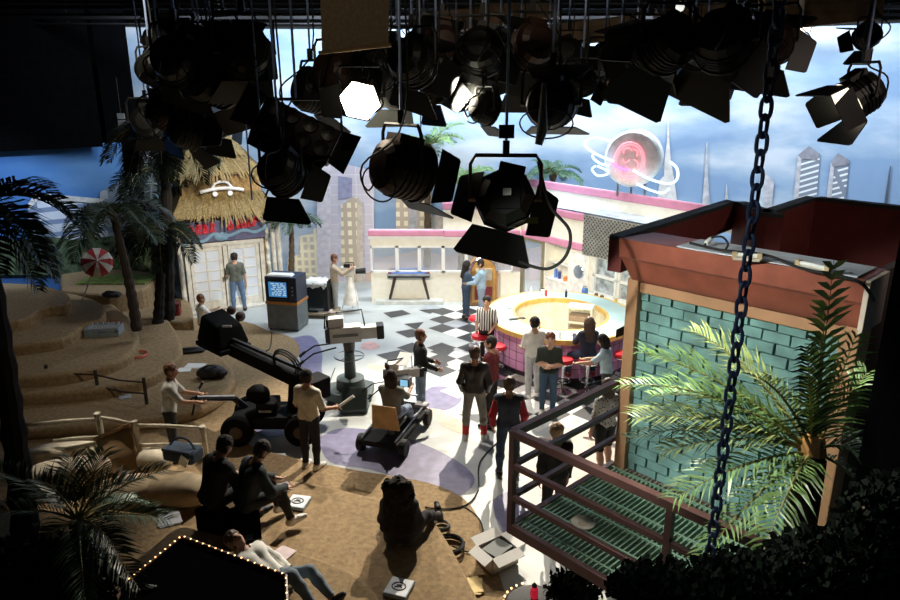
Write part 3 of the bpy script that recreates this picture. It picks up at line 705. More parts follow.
MB().tube(smoothline([(.08, -.2, .46), (.5, -.2, .26), (.95, -.15, .16), (1.15, -.05, .26), (1.12, .05, .52), (.92, .12, .68)], 6), .035, 6).build('neon_orbit', nbl, ps)
MB().tube(smoothline([(.2, -.2, .12), (.55, -.2, -.02), (.85, -.15, -.08), (1.0, -.1, .04)], 6), .033, 6).build('neon_orbit', nbl, ps)
sb = MB()
for x in (-.35, .0, .35): sb.tube([(x, .2, .1), (x, .2, -.26)], .03)
sb.build('sign_legs', steel, ps)
# ------------------------------------------------------------------ round counter
CC = V((2.6, 15.75, 0)); RX, RY = 1.72, 1.90
ct = thing('soda_counter', 'oval soda fountain counter with pink tiled front and yellow-edged top', 'counter', CC)
def oval(kx, ky, z, n=48): return [(kx*math.cos(2*math.pi*i/n), ky*math.sin(2*math.pi*i/n), z) for i in range(n)]
def oring(mb, a, b):
    n = len(a); mb.add(a+b, [(i, (i+1) % n, n+(i+1) % n, n+i) for i in range(n)])
def ovaltop(mb, ox, oy, ix, iy, z0, z1, n=48):
    A, B, C, D = oval(ox, oy, z0, n), oval(ox, oy, z1, n), oval(ix, iy, z1, n), oval(ix, iy, z0, n)
    oring(mb, A, B); oring(mb, B, C); oring(mb, C, D); oring(mb, D, A)
b = MB(); ovaltop(b, RX-.18, RY-.18, RX-.30, RY-.30, 0, .14); b.build('kick_base', M('kick_dark', (.06, .04, .05), .6), ct)
f = MB(); ovaltop(f, RX-.12, RY-.12, RX-.22, RY-.22, .14, .98); f.build('tile_front', M('tile_pink', (.80, .36, .62), .35, var=.12, scale=3), ct, smooth=True)
g = MB()
for z in (.14, .35, .56, .77, .97): g.tube(oval(RX-.118, RY-.118, z, 48)+oval(RX-.118, RY-.118, z, 48)[:1], .0075, 5)
for i in range(48):
    a = 2*math.pi*i/48; g.tube([((RX-.115)*math.cos(a), (RY-.115)*math.sin(a), .14), ((RX-.115)*math.cos(a), (RY-.115)*math.sin(a), .97)], .0065, 5)
g.build('tile_grout', M('grout_plum', (.28, .06, .18), .5), ct)
tp = MB(); ovaltop(tp, RX, RY, 1.12, 1.26, 1.0, 1.05); tp.build('countertop', M('laminate_aqua', (.46, .66, .65), .3, var=.22, scale=.9), ct)
ye = M('yellow_edge', (.70, .46, .12), .4)
y = MB(); ovaltop(y, RX+.03, RY+.03, RX-.03, RY-.03, .95, 1.055); y.build('outer_edge', ye, ct)
y = MB(); ovaltop(y, 1.13, 1.27, 1.07, 1.21, .95, 1.06); y.build('inner_edge', ye, ct)
iw = MB(); ovaltop(iw, 1.12, 1.26, 1.09, 1.23, .1, .95); iw.build('inner_wall', M('inner_cream', (.80, .76, .60), .5), ct)
fl = MB(); fl.prism([(x, y) for x, y, z in oval(1.1, 1.24, 0)], .005, .02); fl.build('inner_floor', M('inner_floor', (.80, .77, .66), .4), ct)
# inner appliance rack
rk = thing('ice_cream_rack', 'cream open-shelved rack standing inside the soda counter', 'rack', CC+V((.55, .35, .02)), R(-20))
r = MB(); 
for z in (.05, .4, .72, 1.08): r.bx(-.3, .3, -.22, .22, z, z+.03)
for x in (-.29, .29):
    for y_ in (-.2, .2): r.bx(x-.02, x+.02, y_-.02, y_+.02, 0, 1.1)
r.build('frame', cream, rk); 
for z in (.43, .75): MB().bx(-.25, .25, -.18, .15, z, z+.14).build('tray', M('tray_brown', (.30, .22, .15), .5), rk)
# stools round the counter
def make_stool():
    t = thing('bar_stool', 'x', 'stool', (0, 0, 0), 0, 'red stools round the soda counter')
    MB().lathe([(.02, .66), (.19, .67), (.205, .70), (.205, .73), (.18, .76), (.05, .77), (.01, .77)], 20).build('seat', M('red_vinyl', (.62, .02, .035), .3, var=.05), t, smooth=True)
    MB().lathe([(.20, .655), (.212, .66), (.212, .685), (.2, .69)], 20).build('seat_rim', chrome, t, smooth=True)
    MB().lathe([(.035, .06), (.035, .66)], 12).build('pole', chrome, t, smooth=True)
    MB().lathe([(.20, 0), (.20, .015), (.10, .05), (.05, .07), (.035, .08)], 20).build('base', chrome, t, smooth=True)
    fr = MB(); fr.tube([(.15*math.cos(a*math.pi/10), .15*math.sin(a*math.pi/10), .27) for a in range(21)], .012, 6); fr.tube([(-.15, 0, .27), (.15, 0, .27)], .01); fr.build('foot_ring', chrome, t)
    return t
stool = make_stool()
stools = [(499, 333, 'red bar stool nearest the pinball-striped customer, leftmost along the pink tiles'), (511, 341, 'red bar stool second from the left along the pink tiles'), (563, 353, 'red bar stool left of the seated woman in navy'),
          (588, 359, 'red bar stool under the seated woman in navy'), (609, 347, 'low-looking red bar stool just right of the seated woman in navy'), (620, 337, 'red bar stool close to the tan building post, nearer of two'), (618, 326, 'red bar stool close to the tan building post, farther of two'),
          (484, 318, 'red bar stool at the far left end of the counter behind the striped shirt')]
stools[0] = (499, 333, 'red bar stool leftmost in view along the pink tiles')
stool_pos = []
for i, (x, y, l) in enumerate(stools):
    p = at(x, y, .75); dv = V((p.x-CC.x, p.y-CC.y)); k = math.hypot(dv.x/(RX+.30), dv.y/(RY+.30))
    if k < 1: dv /= k
    p = V((CC.x+dv.x, CC.y+dv.y, 0)); stool_pos.append(p)
    s_ = stool if i == 0 else copy_tree(stool)
    s_.location = (p.x, p.y, .005); s_['label'] = l
# counter-top things
def napkin(p, l, rz=0):
    t = thing('napkin_holder', l, 'napkin holder', p, rz, 'napkin holders'); MB().bx(-.06, .06, -.05, .05, 0, .16).build('case', chrome, t, bevel=.015); MB().bx(-.045, .045, -.055, -.045, .02, .14).build('napkins', paper, t)
def bottle(p, l, m, h=.2, r=.032, cap=white, nm='squeeze_bottle', grp=None):
    t = thing(nm, l, 'bottle', p, 0, grp); MB().lathe([(r*.95, 0), (r, .01), (r, h*.65), (r*.4, h*.85)], 12).build('body', m, t, smooth=True); MB().lathe([(r*.45, h*.84), (r*.45, h), (r*.1, h*1.03)], 10).build('cap', cap, t)
def glass_(p, l, h=.14):
    t = MB().lathe([(.001, .004), (.028, .0), (.038, h), (.034, h), (.026, .012), (.001, .012)], 14).build('drinking_glass', M('tumbler', (.8, .85, .85), .08, alpha=.45), None, smooth=True); t.location = p; tag(t, l, 'glass', 'glasses on the soda counter')
ctz = 1.052
def onct(px, py): p = at(px, py, ctz); return p
red = M('red_plastic', (.60, .04, .03), .4); yel = M('yellow_plastic', (.75, .50, .05), .4)
napkin(onct(510, 308), 'chrome napkin holder on the left side of the oval counter'); napkin(onct(536, 329), 'chrome napkin holder on the near counter behind the person in white', .4)
napkin(onct(542, 294), 'chrome napkin holder at the far edge of the oval counter', .2)
bottle(onct(546, 296), 'red squeeze bottle at the far edge of the oval counter', red); bottle(onct(531, 294), 'white squeeze bottle at the far edge of the oval counter', white); bottle(onct(566, 297), 'dark bottle with blue cap at the far right edge of the counter', M('dark_glass', (.03, .03, .05), .2), cap=M('blue_cap', (.05, .15, .6), .4))
bottle(onct(539, 328), 'brown syrup bottle beside the near napkin holder', M('syrup', (.18, .07, .03), .3))
glass_(onct(507, 306), 'clear tumbler beside the left napkin holder'); glass_(onct(560, 338), 'clear tumbler on the near counter left of the seated woman'); glass_(onct(605, 330), 'clear tumbler on the counter right of the seated woman')
t = thing('menu_tray', 'dark slim tray lying on the left of the oval counter', 'tray', onct(517, 319), .3); MB().bx(-.2, .2, -.06, .06, 0, .015).build('tray_plate', blackm, t); MB().bx(-.18, .18, -.045, .045, .012, .02).build('tray_liner', rubber, t)
t = thing('plate', 'white plate on the counter in front of the seated woman', 'plate', onct(576, 334)); MB().lathe([(.01, 0), (.09, 0), (.14, .02), (.135, .024), (.08, .008), (.01, .008)], 20).build('dish', white, t, smooth=True)
# back counter things
def bc(s, y=-.35, z=.962): p = drw(s, y, z); return p
t = thing('blender_jar', 'blue jar on the pale back counter below the window', 'jar', bc(2.95)); MB().lathe([(.07, 0), (.085, .06), (.08, .16), (.05, .2)], 14).build('jar', M('blue_enamel', (.08, .22, .62), .3), t, smooth=True); MB().lathe([(.055, .2), (.055, .23), (.01, .25)], 12).build('lid', chrome, t)
for i, (s, m, l) in enumerate(((3.35, 'syrup', 'brown jar on the back counter, left of the pair'), (3.55, 'syrup', 'brown jar on the back counter, right of the pair'))): bottle(bc(s), l, MATS[m], .18, .05, nm='jar')
bottle(bc(4.0), 'small yellow bottle farther along the back counter', yel)
bottle(drw(1.3, .18, 1.0), 'blue bottle on the wall shelf beside the glass door', MATS['blue_enamel'], .32, .05); bottle(drw(1.45, .18, 1.0), 'dark blue bottle second on the wall shelf', M('navy_glass', (.04, .07, .25), .3), .28, .045)
bottle(drw(1.75, .12, 1.0), 'orange jar at the right end of the wall shelf', M('orange_enamel', (.70, .24, .07), .4), .18, .06, nm='jar')
# jukebox
jb = thing('jukebox', 'round-topped amber jukebox behind the embracing couple', 'jukebox', (.98, 19.72, 0))
def arch(w, h, n=14): return [(-w, 0)]+[(w, 0)]+[(w*math.cos(math.pi*i/n), h-w+w*math.sin(math.pi*i/n)) for i in range(n+1)]
A = arch(.42, 1.5); MB().ext([(x, 0, z) for x, z in A], (0, .35, 0)).build('cabinet', M('jukebox_wood', (.42, .22, .08), .4), jb)
MB().ext([(x, -.03, z+.12) for x, z in arch(.34, 1.28)], (0, .03, 0)).build('amber_panel', M('amber', (.72, .42, .12), .3, .3), jb)
MB().tube([(.38*math.cos(math.pi*i/16), -.03, 1.08+.38*math.sin(math.pi*i/16)) for i in range(17)], .03, 6).build('chrome_arch', chrome, jb)
MB().bx(-.24, .24, -.05, -.02, .8, 1.15).build('selection_window', M('cream_card', (.75, .68, .5), .5), jb); MB().bx(-.26, .26, -.05, -.02, .2, .6).build('speaker_grille', M('maroon_cloth', (.30, .05, .05), .8), jb)
# air hockey table on its low plinth
pl = MB().bx(-1.0, 1.0, -.45, .45, 0, .12).build('plinth', M('plinth_pale', (.55, .57, .54), .5), None, bevel=.01); pc_ = at(409, 305); pl.location = (pc_.x, pc_.y+.45, 0); tag(pl, 'low pale plinth under the blue game table', 'plinth')
gt = thing('game_table', 'blue-topped table game on splayed dark legs in front of the low diner windows', 'game table', (pc_.x, pc_.y+.45, .12))
MB().bx(-.62, .62, -.42, .42, .70, .80).build('cabinet', blackm, gt, bevel=.01); MB().bx(-.52, .52, -.38, .38, .795, .815).build('playfield', M('table_blue', (.035, .10, .30), .6, .0, .25, 9), gt)
for x in (-.56, .56): MB().bx(x-.05, x+.05, -.28, .28, .795, .83).build('end_panel', M('maroon_panel', (.25, .06, .08), .4), gt)
for x in (-.2, .25): MB().lathe([(.05, .815), (.05, .83), (.02, .835), (.018, .86)], 12, (x, -.05, 0)).build('mallet', red, gt)
MB().bx(-.64, .64, -.45, -.42, .76, .82).build('front_rail', M('rail_grey', (.30, .31, .32), .5), gt)
for x in (-1, 1):
    for y_ in (-.22, .22): MB().tube([(x*.40, y_*.8, .72), (x*.58, y_*1.2, 0)], [.05, .035], 8).build('leg', M('leg_dark', (.05, .035, .03), .4), gt)
# ================================================================== brick building (right)
W0 = V((2.09, 7.46)); BA = math.atan2(-.727, .687)
bd = thing('brick_building', 'teal brick set building with a dark red cornice and roof parapet', 'building', (W0.x, W0.y, 0), BA)
bc_, bs_ = math.cos(BA), math.sin(BA)
def bw(x, y, z=0): return V((W0.x+bc_*x-bs_*y, W0.y+bs_*x+bc_*y, z))
def bl(p): d = V((p.x-W0.x, p.y-W0.y)); return V((bc_*d.x+bs_*d.y, -bs_*d.x+bc_*d.y, p.z))
BL = 2.16
teal = M('teal_brick', (.165, .31, .285), .8, var=.36, scale=3.5, bump=.6)
core = MB(); core.bx(0, BL, .04, .20, 0, 4.15); core.build('wall_core', M('mortar_dark', (.075, .15, .14), .9), bd)
br = MB(); rs = random.Random(11); row = 0; z = 0.02
while z < 3.95:
    x = .02-(.14 if row % 2 else 0)
    while x < BL:
        x0 = max(x, .03); x1 = min(x+.262, BL-.02)
        if x1-x0 > .04:
            j = rs.uniform(-.012, .014)
            br.hexa([(x0+rs.uniform(0, .008), -.012+j, z), (x1-rs.uniform(0, .008), -.012+j+rs.uniform(-.006, .006), z+rs.uniform(-.004, .004)), (x1, .05, z), (x0, .05, z),
                     (x0+rs.uniform(0, .008), -.012+j+rs.uniform(-.006, .006), z+.103), (x1-rs.uniform(0, .008), -.012+j, z+.103+rs.uniform(-.004, .004)), (x1, .05, z+.103), (x0, .05, z+.103)])
        x += .276
    z += .117; row += 1
br.build('brick_face', teal, bd)
tanp = M('tan_pilaster', (.42, .22, .11), .6, var=.15, scale=3); redm = M('oxblood_paint', (.27, .075, .045), .45, var=.25, scale=4); redd = M('dark_red_wall', (.17, .03, .026), .7, var=.15); capm = M('parapet_cap', (.035, .045, .042), .7)
p = MB(); p.bx(-.09, .05, -.10, .22, 0, 4.12); p.build('corner_post', tanp, bd, bevel=.012)
p = MB(); p.bx(BL-.06, BL+.10, -.10, .22, 0, 4.12); p.build('corner_post', tanp, bd, bevel=.012)
p = MB(); p.bx(-.0, BL, -.06, .06, 3.97, 4.13); p.build('frieze_board', tanp, bd, bevel=.01)
c = MB()
x0, x1 = -.02, BL+.12
prof = [(-.09, 4.10), (-.12, 4.13), (-.14, 4.16), (-.25, 4.36), (-.28, 4.39), (-.30, 4.59), (.25, 4.59), (.25, 4.10)]
c.add([(x0+(.0 if k > 0 else .0)-(-y_-.09 if y_ < 0 else 0)*.4, y_, z_) for k, (y_, z_) in enumerate(prof)]+[(x1, y_, z_) for y_, z_ in prof], [tuple(range(7, -1, -1)), tuple(range(8, 16))]+[(i, (i+1) % 8, 8+(i+1) % 8, 8+i) for i in range(8)])
c.build('cornice', redm, bd)
MB().bx(.55, BL+.05, -.27, .22, 4.592, 4.604).build('ledge_top', M('ledge_pale', (.46, .50, .54), .6), bd)
MB().bx(BL+.12, BL+.16, -.29, .22, 4.12, 4.585).build('cornice_end', M('cornice_end_lit', (.66, .54, .44), .6), bd)  # cream holds the light on the cornice end in its colour
pp = [bl(at(x, y, 4.59)) for x, y in ((613, 237), (735, 202), (768, 214), (816, 198), (960, 214))]
pp[0].x = -.09; pp[0].y = -.25
pw = MB(); cpz = MB()
for a, b in zip(pp[:-1], pp[1:]):
    d = V((b.x-a.x, b.y-a.y)).normalized(); nn = V((-d.y, d.x))*.16
    q = [(a.x, a.y), (b.x, b.y), (b.x+nn.x+d.x*.1, b.y+nn.y+d.y*.1), (a.x+nn.x, a.y+nn.y)]
    pw.prism(q, 4.2 if a is pp[0] else 3.5, 4.55); cpz.prism([(x, y) for x, y in q], 4.55, 4.60)
pw.build('parapet', redd, bd); cpz.build('parapet_cap', capm, bd)
rf = MB(); rf.prism([(p_.x, p_.y) for p_ in [V((pp[0].x, .2, 0))]+pp[0:]]+[(pp[-1].x, .2)], 3.45, 3.55); rf.build('roof_deck', M('roof_felt', (.03, .012, .012), .9), bd)
sd = MB(); sd.bx(BL+.02, BL+.10, .2, 7.5, 0, 4.55); sd.build('end_wall', M('unlit_brown', (.03, .018, .012), .9), bd)  # the end wall's lack of light sits in this near-black brown
# lamps and cables on the ledge
def tubelamp(a, b, label):
    a, b = at(*a, 4.63), at(*b, 4.63); L = (b-a).length; m = (a+b)/2
    t = thing('strip_lamp', label, 'lamp', (m.x, m.y, 4.606), math.atan2(b.y-a.y, b.x-a.x), 'lamps on the cornice ledge')
    MB().bx(-L/2, L/2, -.03, .03, 0, .03).build('housing', M('lamp_beige', (.55, .50, .40), .5), t, bevel=.006); MB().cyl((-L*.42, 0, .05), (L*.42, 0, .05), .02).build('tube', white, t)
    for x in (-L*.46, L*.46): MB().bx(x-.02, x+.02, -.025, .025, .02, .075).build('socket', M('lamp_tan', (.50, .36, .2), .5), t)
tubelamp((733, 257), (760, 259), 'short white strip lamp behind the blue chain on the cornice ledge'); tubelamp((797, 265), (829, 272), 'longer white strip lamp near the right end of the cornice ledge')
def cable(label, pts, m=rubber, r=.012, name='cable', n=6):
    o = MB().tube(smoothline(pts, n), r, 5).build(name, m, None, smooth=False); tag(o, label, 'cable'); return o
cable('black cable draped along the cornice ledge to the right end', [at(690, 243, 4.62), at(720, 250, 4.63), at(765, 255, 4.66), at(800, 268, 4.63), at(840, 276, 4.63), at(862, 284, 4.63), at(874, 300, 4.4)], r=.014)
cable('looped black cable standing up on the roof ledge left of the chain', [at(705, 245, 4.62), at(710, 238, 4.68), at(722, 237, 4.72), at(728, 244, 4.66), at(726, 249, 4.62)])
o = MB().tube([at(706, 243, 4.64), at(712, 238, 4.68)], .022, 8).build('cable_plug', white, None); tag(o, 'white cable plug at the end of the looped ledge cable', 'plug')
# balcony
bal = thing('balcony', 'green grated metal balcony with dark red railings fixed to the brick wall', 'balcony', bw(0, 0, 1.78), BA)
rail = M('railing_oxide', (.11, .05, .042), .45, var=.2); gratem = M('grating_green', (.22, .34, .24), .5, .2)
gx0, gx1, gy0, gy1 = -.12, 3.0, -1.90, -.06
g = MB()
y = gx0+.05
k = 0
x = gx0+.04
while x < gx1: g.bx(x-.008, x+.008, gy0+.03, gy1, -.03, .03); x += .055
for i in range(6): yy = gy0+.15+i*.32; g.bx(gx0, gx1, yy-.012, yy+.012, -.02, .034)
g.build('grating', gratem, bal)
f = MB(); f.bx(gx0-.03, gx0+.03, gy0, gy1, -.06, .05); f.bx(gx0, gx1, gy0-.03, gy0+.03, -.06, .05); f.bx(gx0, gx1, gy1-.03, gy1+.03, -.06, .02); f.bx(gx1-.03, gx1+.03, gy0, gy1, -.06, .02); f.build('frame', rail, bal)
for px_, py_ in ((gx0, gy0), (1.60, gy0), (2.9, gy0)): MB().bx(px_-.03, px_+.03, py_-.03, py_+.03, -.06, 1.1).build('post', rail, bal)
for z_, w_ in ((1.08, .038), (.72, .026), (.36, .026)):
    MB().bx(gx0, gx1, gy0-w_, gy0+w_, z_-w_, z_+w_).build('rail', rail, bal); MB().bx(gx0-w_, gx0+w_, gy0, gy1+.05, z_-w_, z_+w_).build('rail', rail, bal)
for px_ in (.2, 2.6):
    MB().tube([(px_, gy1, -1.3), (px_, gy0+.3, -.06)], .03, 6).build('brace', rail, bal)
pl = at(583, 523, 1.82); t = thing('paper_plate', 'round pale paper plate lying on the balcony grating', 'plate', (pl.x, pl.y, 1.815))
MB().lathe([(.01, 0), (.085, 0), (.125, .014), (.122, .018), (.082, .005), (.01, .005)], 28).build('plate_rim', M('plate_buff', (.62, .52, .40), .7), t, smooth=True); MB().lathe([(.01, .004), (.05, .004), (.05, .009), (.01, .009)], 20).build('plate_center', M('plate_tan', (.56, .42, .30), .7), t)
# ------------------------------------------------------------------ palms
leaf = M('palm_leaf', (.20, .33, .10), .38, var=.5, scale=9); leafd = M('palm_leaf_shaded', (.025, .05, .025), .5, var=.4, scale=9); leafk = M('palm_leaf_unlit', (.010, .018, .010), .7, var=.4, scale=9, spec=.2); leafy = M('palm_leaf_yellow', (.42, .50, .17), .38, var=.45, scale=9)  # dark and black copies put shade into the leaf colour
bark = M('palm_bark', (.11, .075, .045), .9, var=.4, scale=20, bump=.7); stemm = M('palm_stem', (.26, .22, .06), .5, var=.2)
def frond(mb, base, d, L, droop, nl=26, ll=.4, wd=.016, rs=random, vee=.5, side=None):
    base = V(base); d = V(d).normalized(); side = d.cross(V((0, 0, 1))).normalized() if side is None else V(side).normalized()
    pts = []; p = base.copy(); dd = d.copy(); n = 14
    for i in range(n+1):
        pts.append(p.copy()); p = p+dd*(L/n); dd = (dd+V((0, 0, -droop/n))).normalized()
    mb.mat(1).tube(pts, [max(.004, .018*L*(1-i/(n+1))) for i in range(n+1)], 5); mb.mat(0)
    for k in range(nl):
        t = .14+.86*k/nl; f = t*n; i = min(int(f), n-1); q = pts[i].lerp(pts[i+1], f-i); dr_ = (pts[i+1]-pts[i]).normalized()
        up = side.cross(dr_).normalized(); ln = ll*(math.sin(math.pi*min(1, t*.8+.18))**.6)*rs.uniform(.85, 1.1)
        for sg in (-1, 1):
            o = (side*sg*1.0+dr_*rs.uniform(.6, .9)+up*vee*rs.uniform(.5, 1.2)).normalized()
            a = q; m_ = q+o*ln*.55; e = q+(o+V((0, 0, -.28))).normalized()*ln
            w_ = dr_*wd
            mb.add([a-w_*.5, a+w_*.5, m_+w_, m_-w_, e], [(0, 1, 2, 3), (3, 2, 4)])
def palm(name, label, base, top, fr, leafm, cat='palm tree', r=.12, crownz=0, group=None, seed=1, trunk=True, bk=None):
    """fr: list of (azimuth deg, rise, length, droop)"""
    t = thing(name, label, cat, base, 0, group); b = V(base); tp = V(top); rs = random.Random(seed)
    if trunk:
        mid = (b+tp)/2+V((.10, 0, 0)); pts = bez(b, mid, tp, 22); tr = MB()
        rr = [r*(1.25-.55*i/22)*(1+.10*((i % 2)*2-1)) for i in range(23)]; tr.tube(pts, rr, 10); tr.build('trunk', bk or bark, t, world=True, smooth=False)
        MB().ball(tp, r*1.3, 8, (1, 1, 1.3)).build('crown_heart', bark, t, world=True)
    for az, rise, L, dp in fr:
        mb = MB(); a = R(az); frond(mb, tp, (math.cos(a), math.sin(a), rise), L, dp, int(16+L*9), L*.34, .012+.008*L, rs); mb.build('frond', [leafm, stemm if leafm is not leafd else leafd], t, world=True)
    return t
def ringfr(n, L, rise, droop, rs, jl=.2):
    return [(360*i/n+rs.uniform(-14, 14), rise+rs.uniform(-.35, .45), L*rs.uniform(1-jl, 1+jl), droop*rs.uniform(.8, 1.3)) for i in range(n)]
rs = random.Random(21)
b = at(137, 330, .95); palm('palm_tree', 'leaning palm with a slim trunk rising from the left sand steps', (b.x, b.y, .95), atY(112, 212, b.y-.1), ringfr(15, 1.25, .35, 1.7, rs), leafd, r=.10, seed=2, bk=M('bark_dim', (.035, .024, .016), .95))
b = at(172, 302, .0); palm('palm_tree', 'dark bushy palm standing between the leaning palm and the thatched hut', (b.x, b.y-.2, 0), atY(160, 172, b.y-.2), ringfr(22, 1.6, .3, 1.9, rs), leafk, r=.16, seed=3, bk=M('bark_unlit', (.012, .009, .007), .95))  # black bark and leaves carry the palm's shade in their colour
palm('palm_tree', 'shadowed tall palm in front of the black curtain, left of the hut roof', (-7.35, 17.2, 0), atY(163, 128, 17.2), ringfr(22, 1.7, .1, 2.2, rs), leafk, r=.15, seed=4, bk=M('bark_unlit', (.012, .009, .007), .95))
palm('palm_tree', 'dark palm crown cut by the left edge of the picture', (-5.6, 7.9, 0), atY(-22, 205, 7.9), [(10, .6, 1.3, 1.9), (-25, .4, 1.25, 2.4), (40, .5, 1.2, 2.0), (-50, .2, 1.2, 2.2), (70, .7, 1.2, 1.6), (0, 0, 1.2, 2.6), (20, -.3, 1.25, 2.5), (-10, -.5, 1.2, 2.2), (120, .6, 1.1, 1.8), (-90, .5, 1.2, 2), (180, .6, 1.2, 2)], leafd, r=.14, seed=5, bk=MATS['bark_unlit'])
mid = M('palm_leaf_mid', (.06, .13, .06), .5, var=.4, scale=9); pal = M('palm_leaf_lit', (.16, .27, .10), .5, var=.45, scale=9)  # mid and lit copies put the amount of light into the leaf colour
palm('palm_tree', 'green palm behind the diner roof, tallest of three, by the hanging left spotlight', (-.75, 21.15, 0), atY(426, 150, 21.15), ringfr(15, 1.35, .9, 1.5, rs), pal, r=.11, seed=6)
palm('palm_tree', 'green palm behind the diner roof, just left of the centre spotlight', (.3, 21.1, 0), atY(462, 184, 21.1), ringfr(15, 1.2, .8, 1.5, rs), pal, r=.11, seed=7)
palm('palm_tree', 'green palm behind the diner roof, just right of the centre spotlight', (3.1, 21.6, 0), atY(553, 176, 21.6), ringfr(13, .95, .7, 1.4, rs), mid, r=.10, seed=8)
palm('palm_tree', 'small dark palm between the hut and the lilac painted tower', (-4.95, 20.6, 0), atY(291, 222, 20.6), ringfr(13, .95, .5, 1.7, rs), leafd, r=.09, seed=9)
# big foreground palm on the right
fp = thing('palm_plant', 'large spotlit palm in front of the brick wall at right, fronds fanning left', 'palm', (2.35, 4.3, 0)); rs = random.Random(33)
crown = atY(812, 452, 4.3)
tr = MB(); tr.tube([(2.35, 4.3, 0), (crown.x, 4.3, 1.5), (crown.x, crown.y, crown.z-.05)], [.16, .13, .10], 10); tr.build('trunk', bark, fp, world=True)
def fr_to(px, Y, sag, nl, ll, m, name='frond', wd=.0075, vee=.35, c0=None):
    """frond from the crown whose tip is at px on the upright plane Y"""
    tip = atY(*px, Y); c = c0 or crown; mid_ = (c+tip)/2+V((0, 0, sag)); pts = bez(c, mid_, tip, 16); mb = MB()
    mb.mat(1).tube(pts, [.014*(1-i/18) for i in range(17)], 5); mb.mat(0)
    for k in range(nl):
        t = .12+.88*k/nl; f = t*16; i = min(int(f), 15); q = pts[i].lerp(pts[i+1], f-i); dr_ = (pts[i+1]-pts[i]).normalized()
        vw = V((0, 0, 1)) if abs(dr_.z) < .8 else V((0, -1, 0)); side = dr_.cross(vw).normalized(); up = side.cross(dr_).normalized()
        ln = ll*(math.sin(math.pi*min(1, t*.75+.2))**.6)*rs.uniform(.8, 1.15)
        for sg in (-1, 1):
            o = (side*sg*.8+dr_*rs.uniform(.7, 1.0)+up*vee*rs.uniform(.4, 1.4)).normalized(); a = q; m_ = q+o*ln*.5; e = q+(o+V((0, 0, -.22))).normalized()*ln; w_ = dr_.cross(o).cross(o).normalized()*wd
            mb.add([a-w_*.5, a+w_*.5, m_+w_, m_-w_, e], [(0, 1, 2, 3), (3, 2, 4)])
    mb.build(name, [m, stemm], fp, world=True)
fr_to((640, 352), 4.6, .22, 40, .34, leaf); fr_to((632, 418), 4.4, .20, 38, .34, leafy); fr_to((672, 500), 3.9, .16, 30, .30, leaf); fr_to((690, 330), 4.9, .25, 34, .32, leafy)
fr_to((700, 560), 3.6, .16, 26, .26, leaf); fr_to((735, 372), 4.0, .3, 30, .30, leafy); fr_to((620, 385), 4.7, .3, 36, .3, leaf)
fr_to((628, 440), 4.5, .28, 40, .32, mid); fr_to((650, 396), 4.8, .3, 40, .34, leaf); fr_to((662, 452), 4.3, .2, 36, .3, leafy); fr_to((834, 258), 4.2, .0, 18, .2, leafy, wd=.02, vee=.1); fr_to((826, 300), 4.2, .0, 14, .2, leaf, wd=.010, vee=.1); fr_to((806, 345), 4.1, .08, 26, .26, leafd); fr_to((858, 330), 4.3, .0, 16, .22, leaf, wd=.010); fr_to((868, 372), 4.4, .1, 22, .26, leaf)
fr_to((872, 470), 4.0, .2, 26, .3, leafd); fr_to((760, 560), 3.5, .2, 26, .3, leaf); fr_to((880, 520), 4.4, .2, 26, .3, leafd)
ft = MB(); ft.tube([crown, crown+V((.01, .0, .12))], [.10, .06], 8); ft.ball(crown+V((.0, .03, .02)), .09, 8); ft.build('crown_heart', M('palm_heart', (.42, .20, .06), .7), fp, world=True)
# bottom-left dim palm
def frondset(label, base, tips, m, seed, nl=26, ll=.3, cat='palm'):
    global fp, crown, rs
    rs = random.Random(seed); fp = thing('palm_plant', label, cat, (base[0], base[1], 0)); crown = V(base)
    tr = MB(); tr.tube([(base[0], base[1], 0), base], [.12, .08], 8); tr.build('trunk', bark, fp, world=True)
    for (px, Y, sag, mm) in tips: fr_to(px, Y, sag, nl, ll, mm)
c1 = atY(78, 520, 5.3)
frondset('dim palm in the lower left corner with dark fronds spreading over the white cushions', c1, [((165, 470), 5.6, .15, leafd), ((170, 520), 5.2, .12, mid), ((105, 450), 5.8, .1, mid), ((35, 480), 5.5, .2, leafd), ((70, 455), 5.8, .15, leafd), ((140, 590), 4.8, .15, leafd), ((85, 600), 4.6, .1, mid), ((20, 570), 4.9, .15, leafd), ((-20, 520), 5.3, .2, leafd), ((-10, 470), 5.6, .2, leafd), ((135, 480), 5.7, .25, leafd), ((120, 555), 5.0, .2, leafd), ((150, 505), 5.9, .2, mid)], leafd, 5)
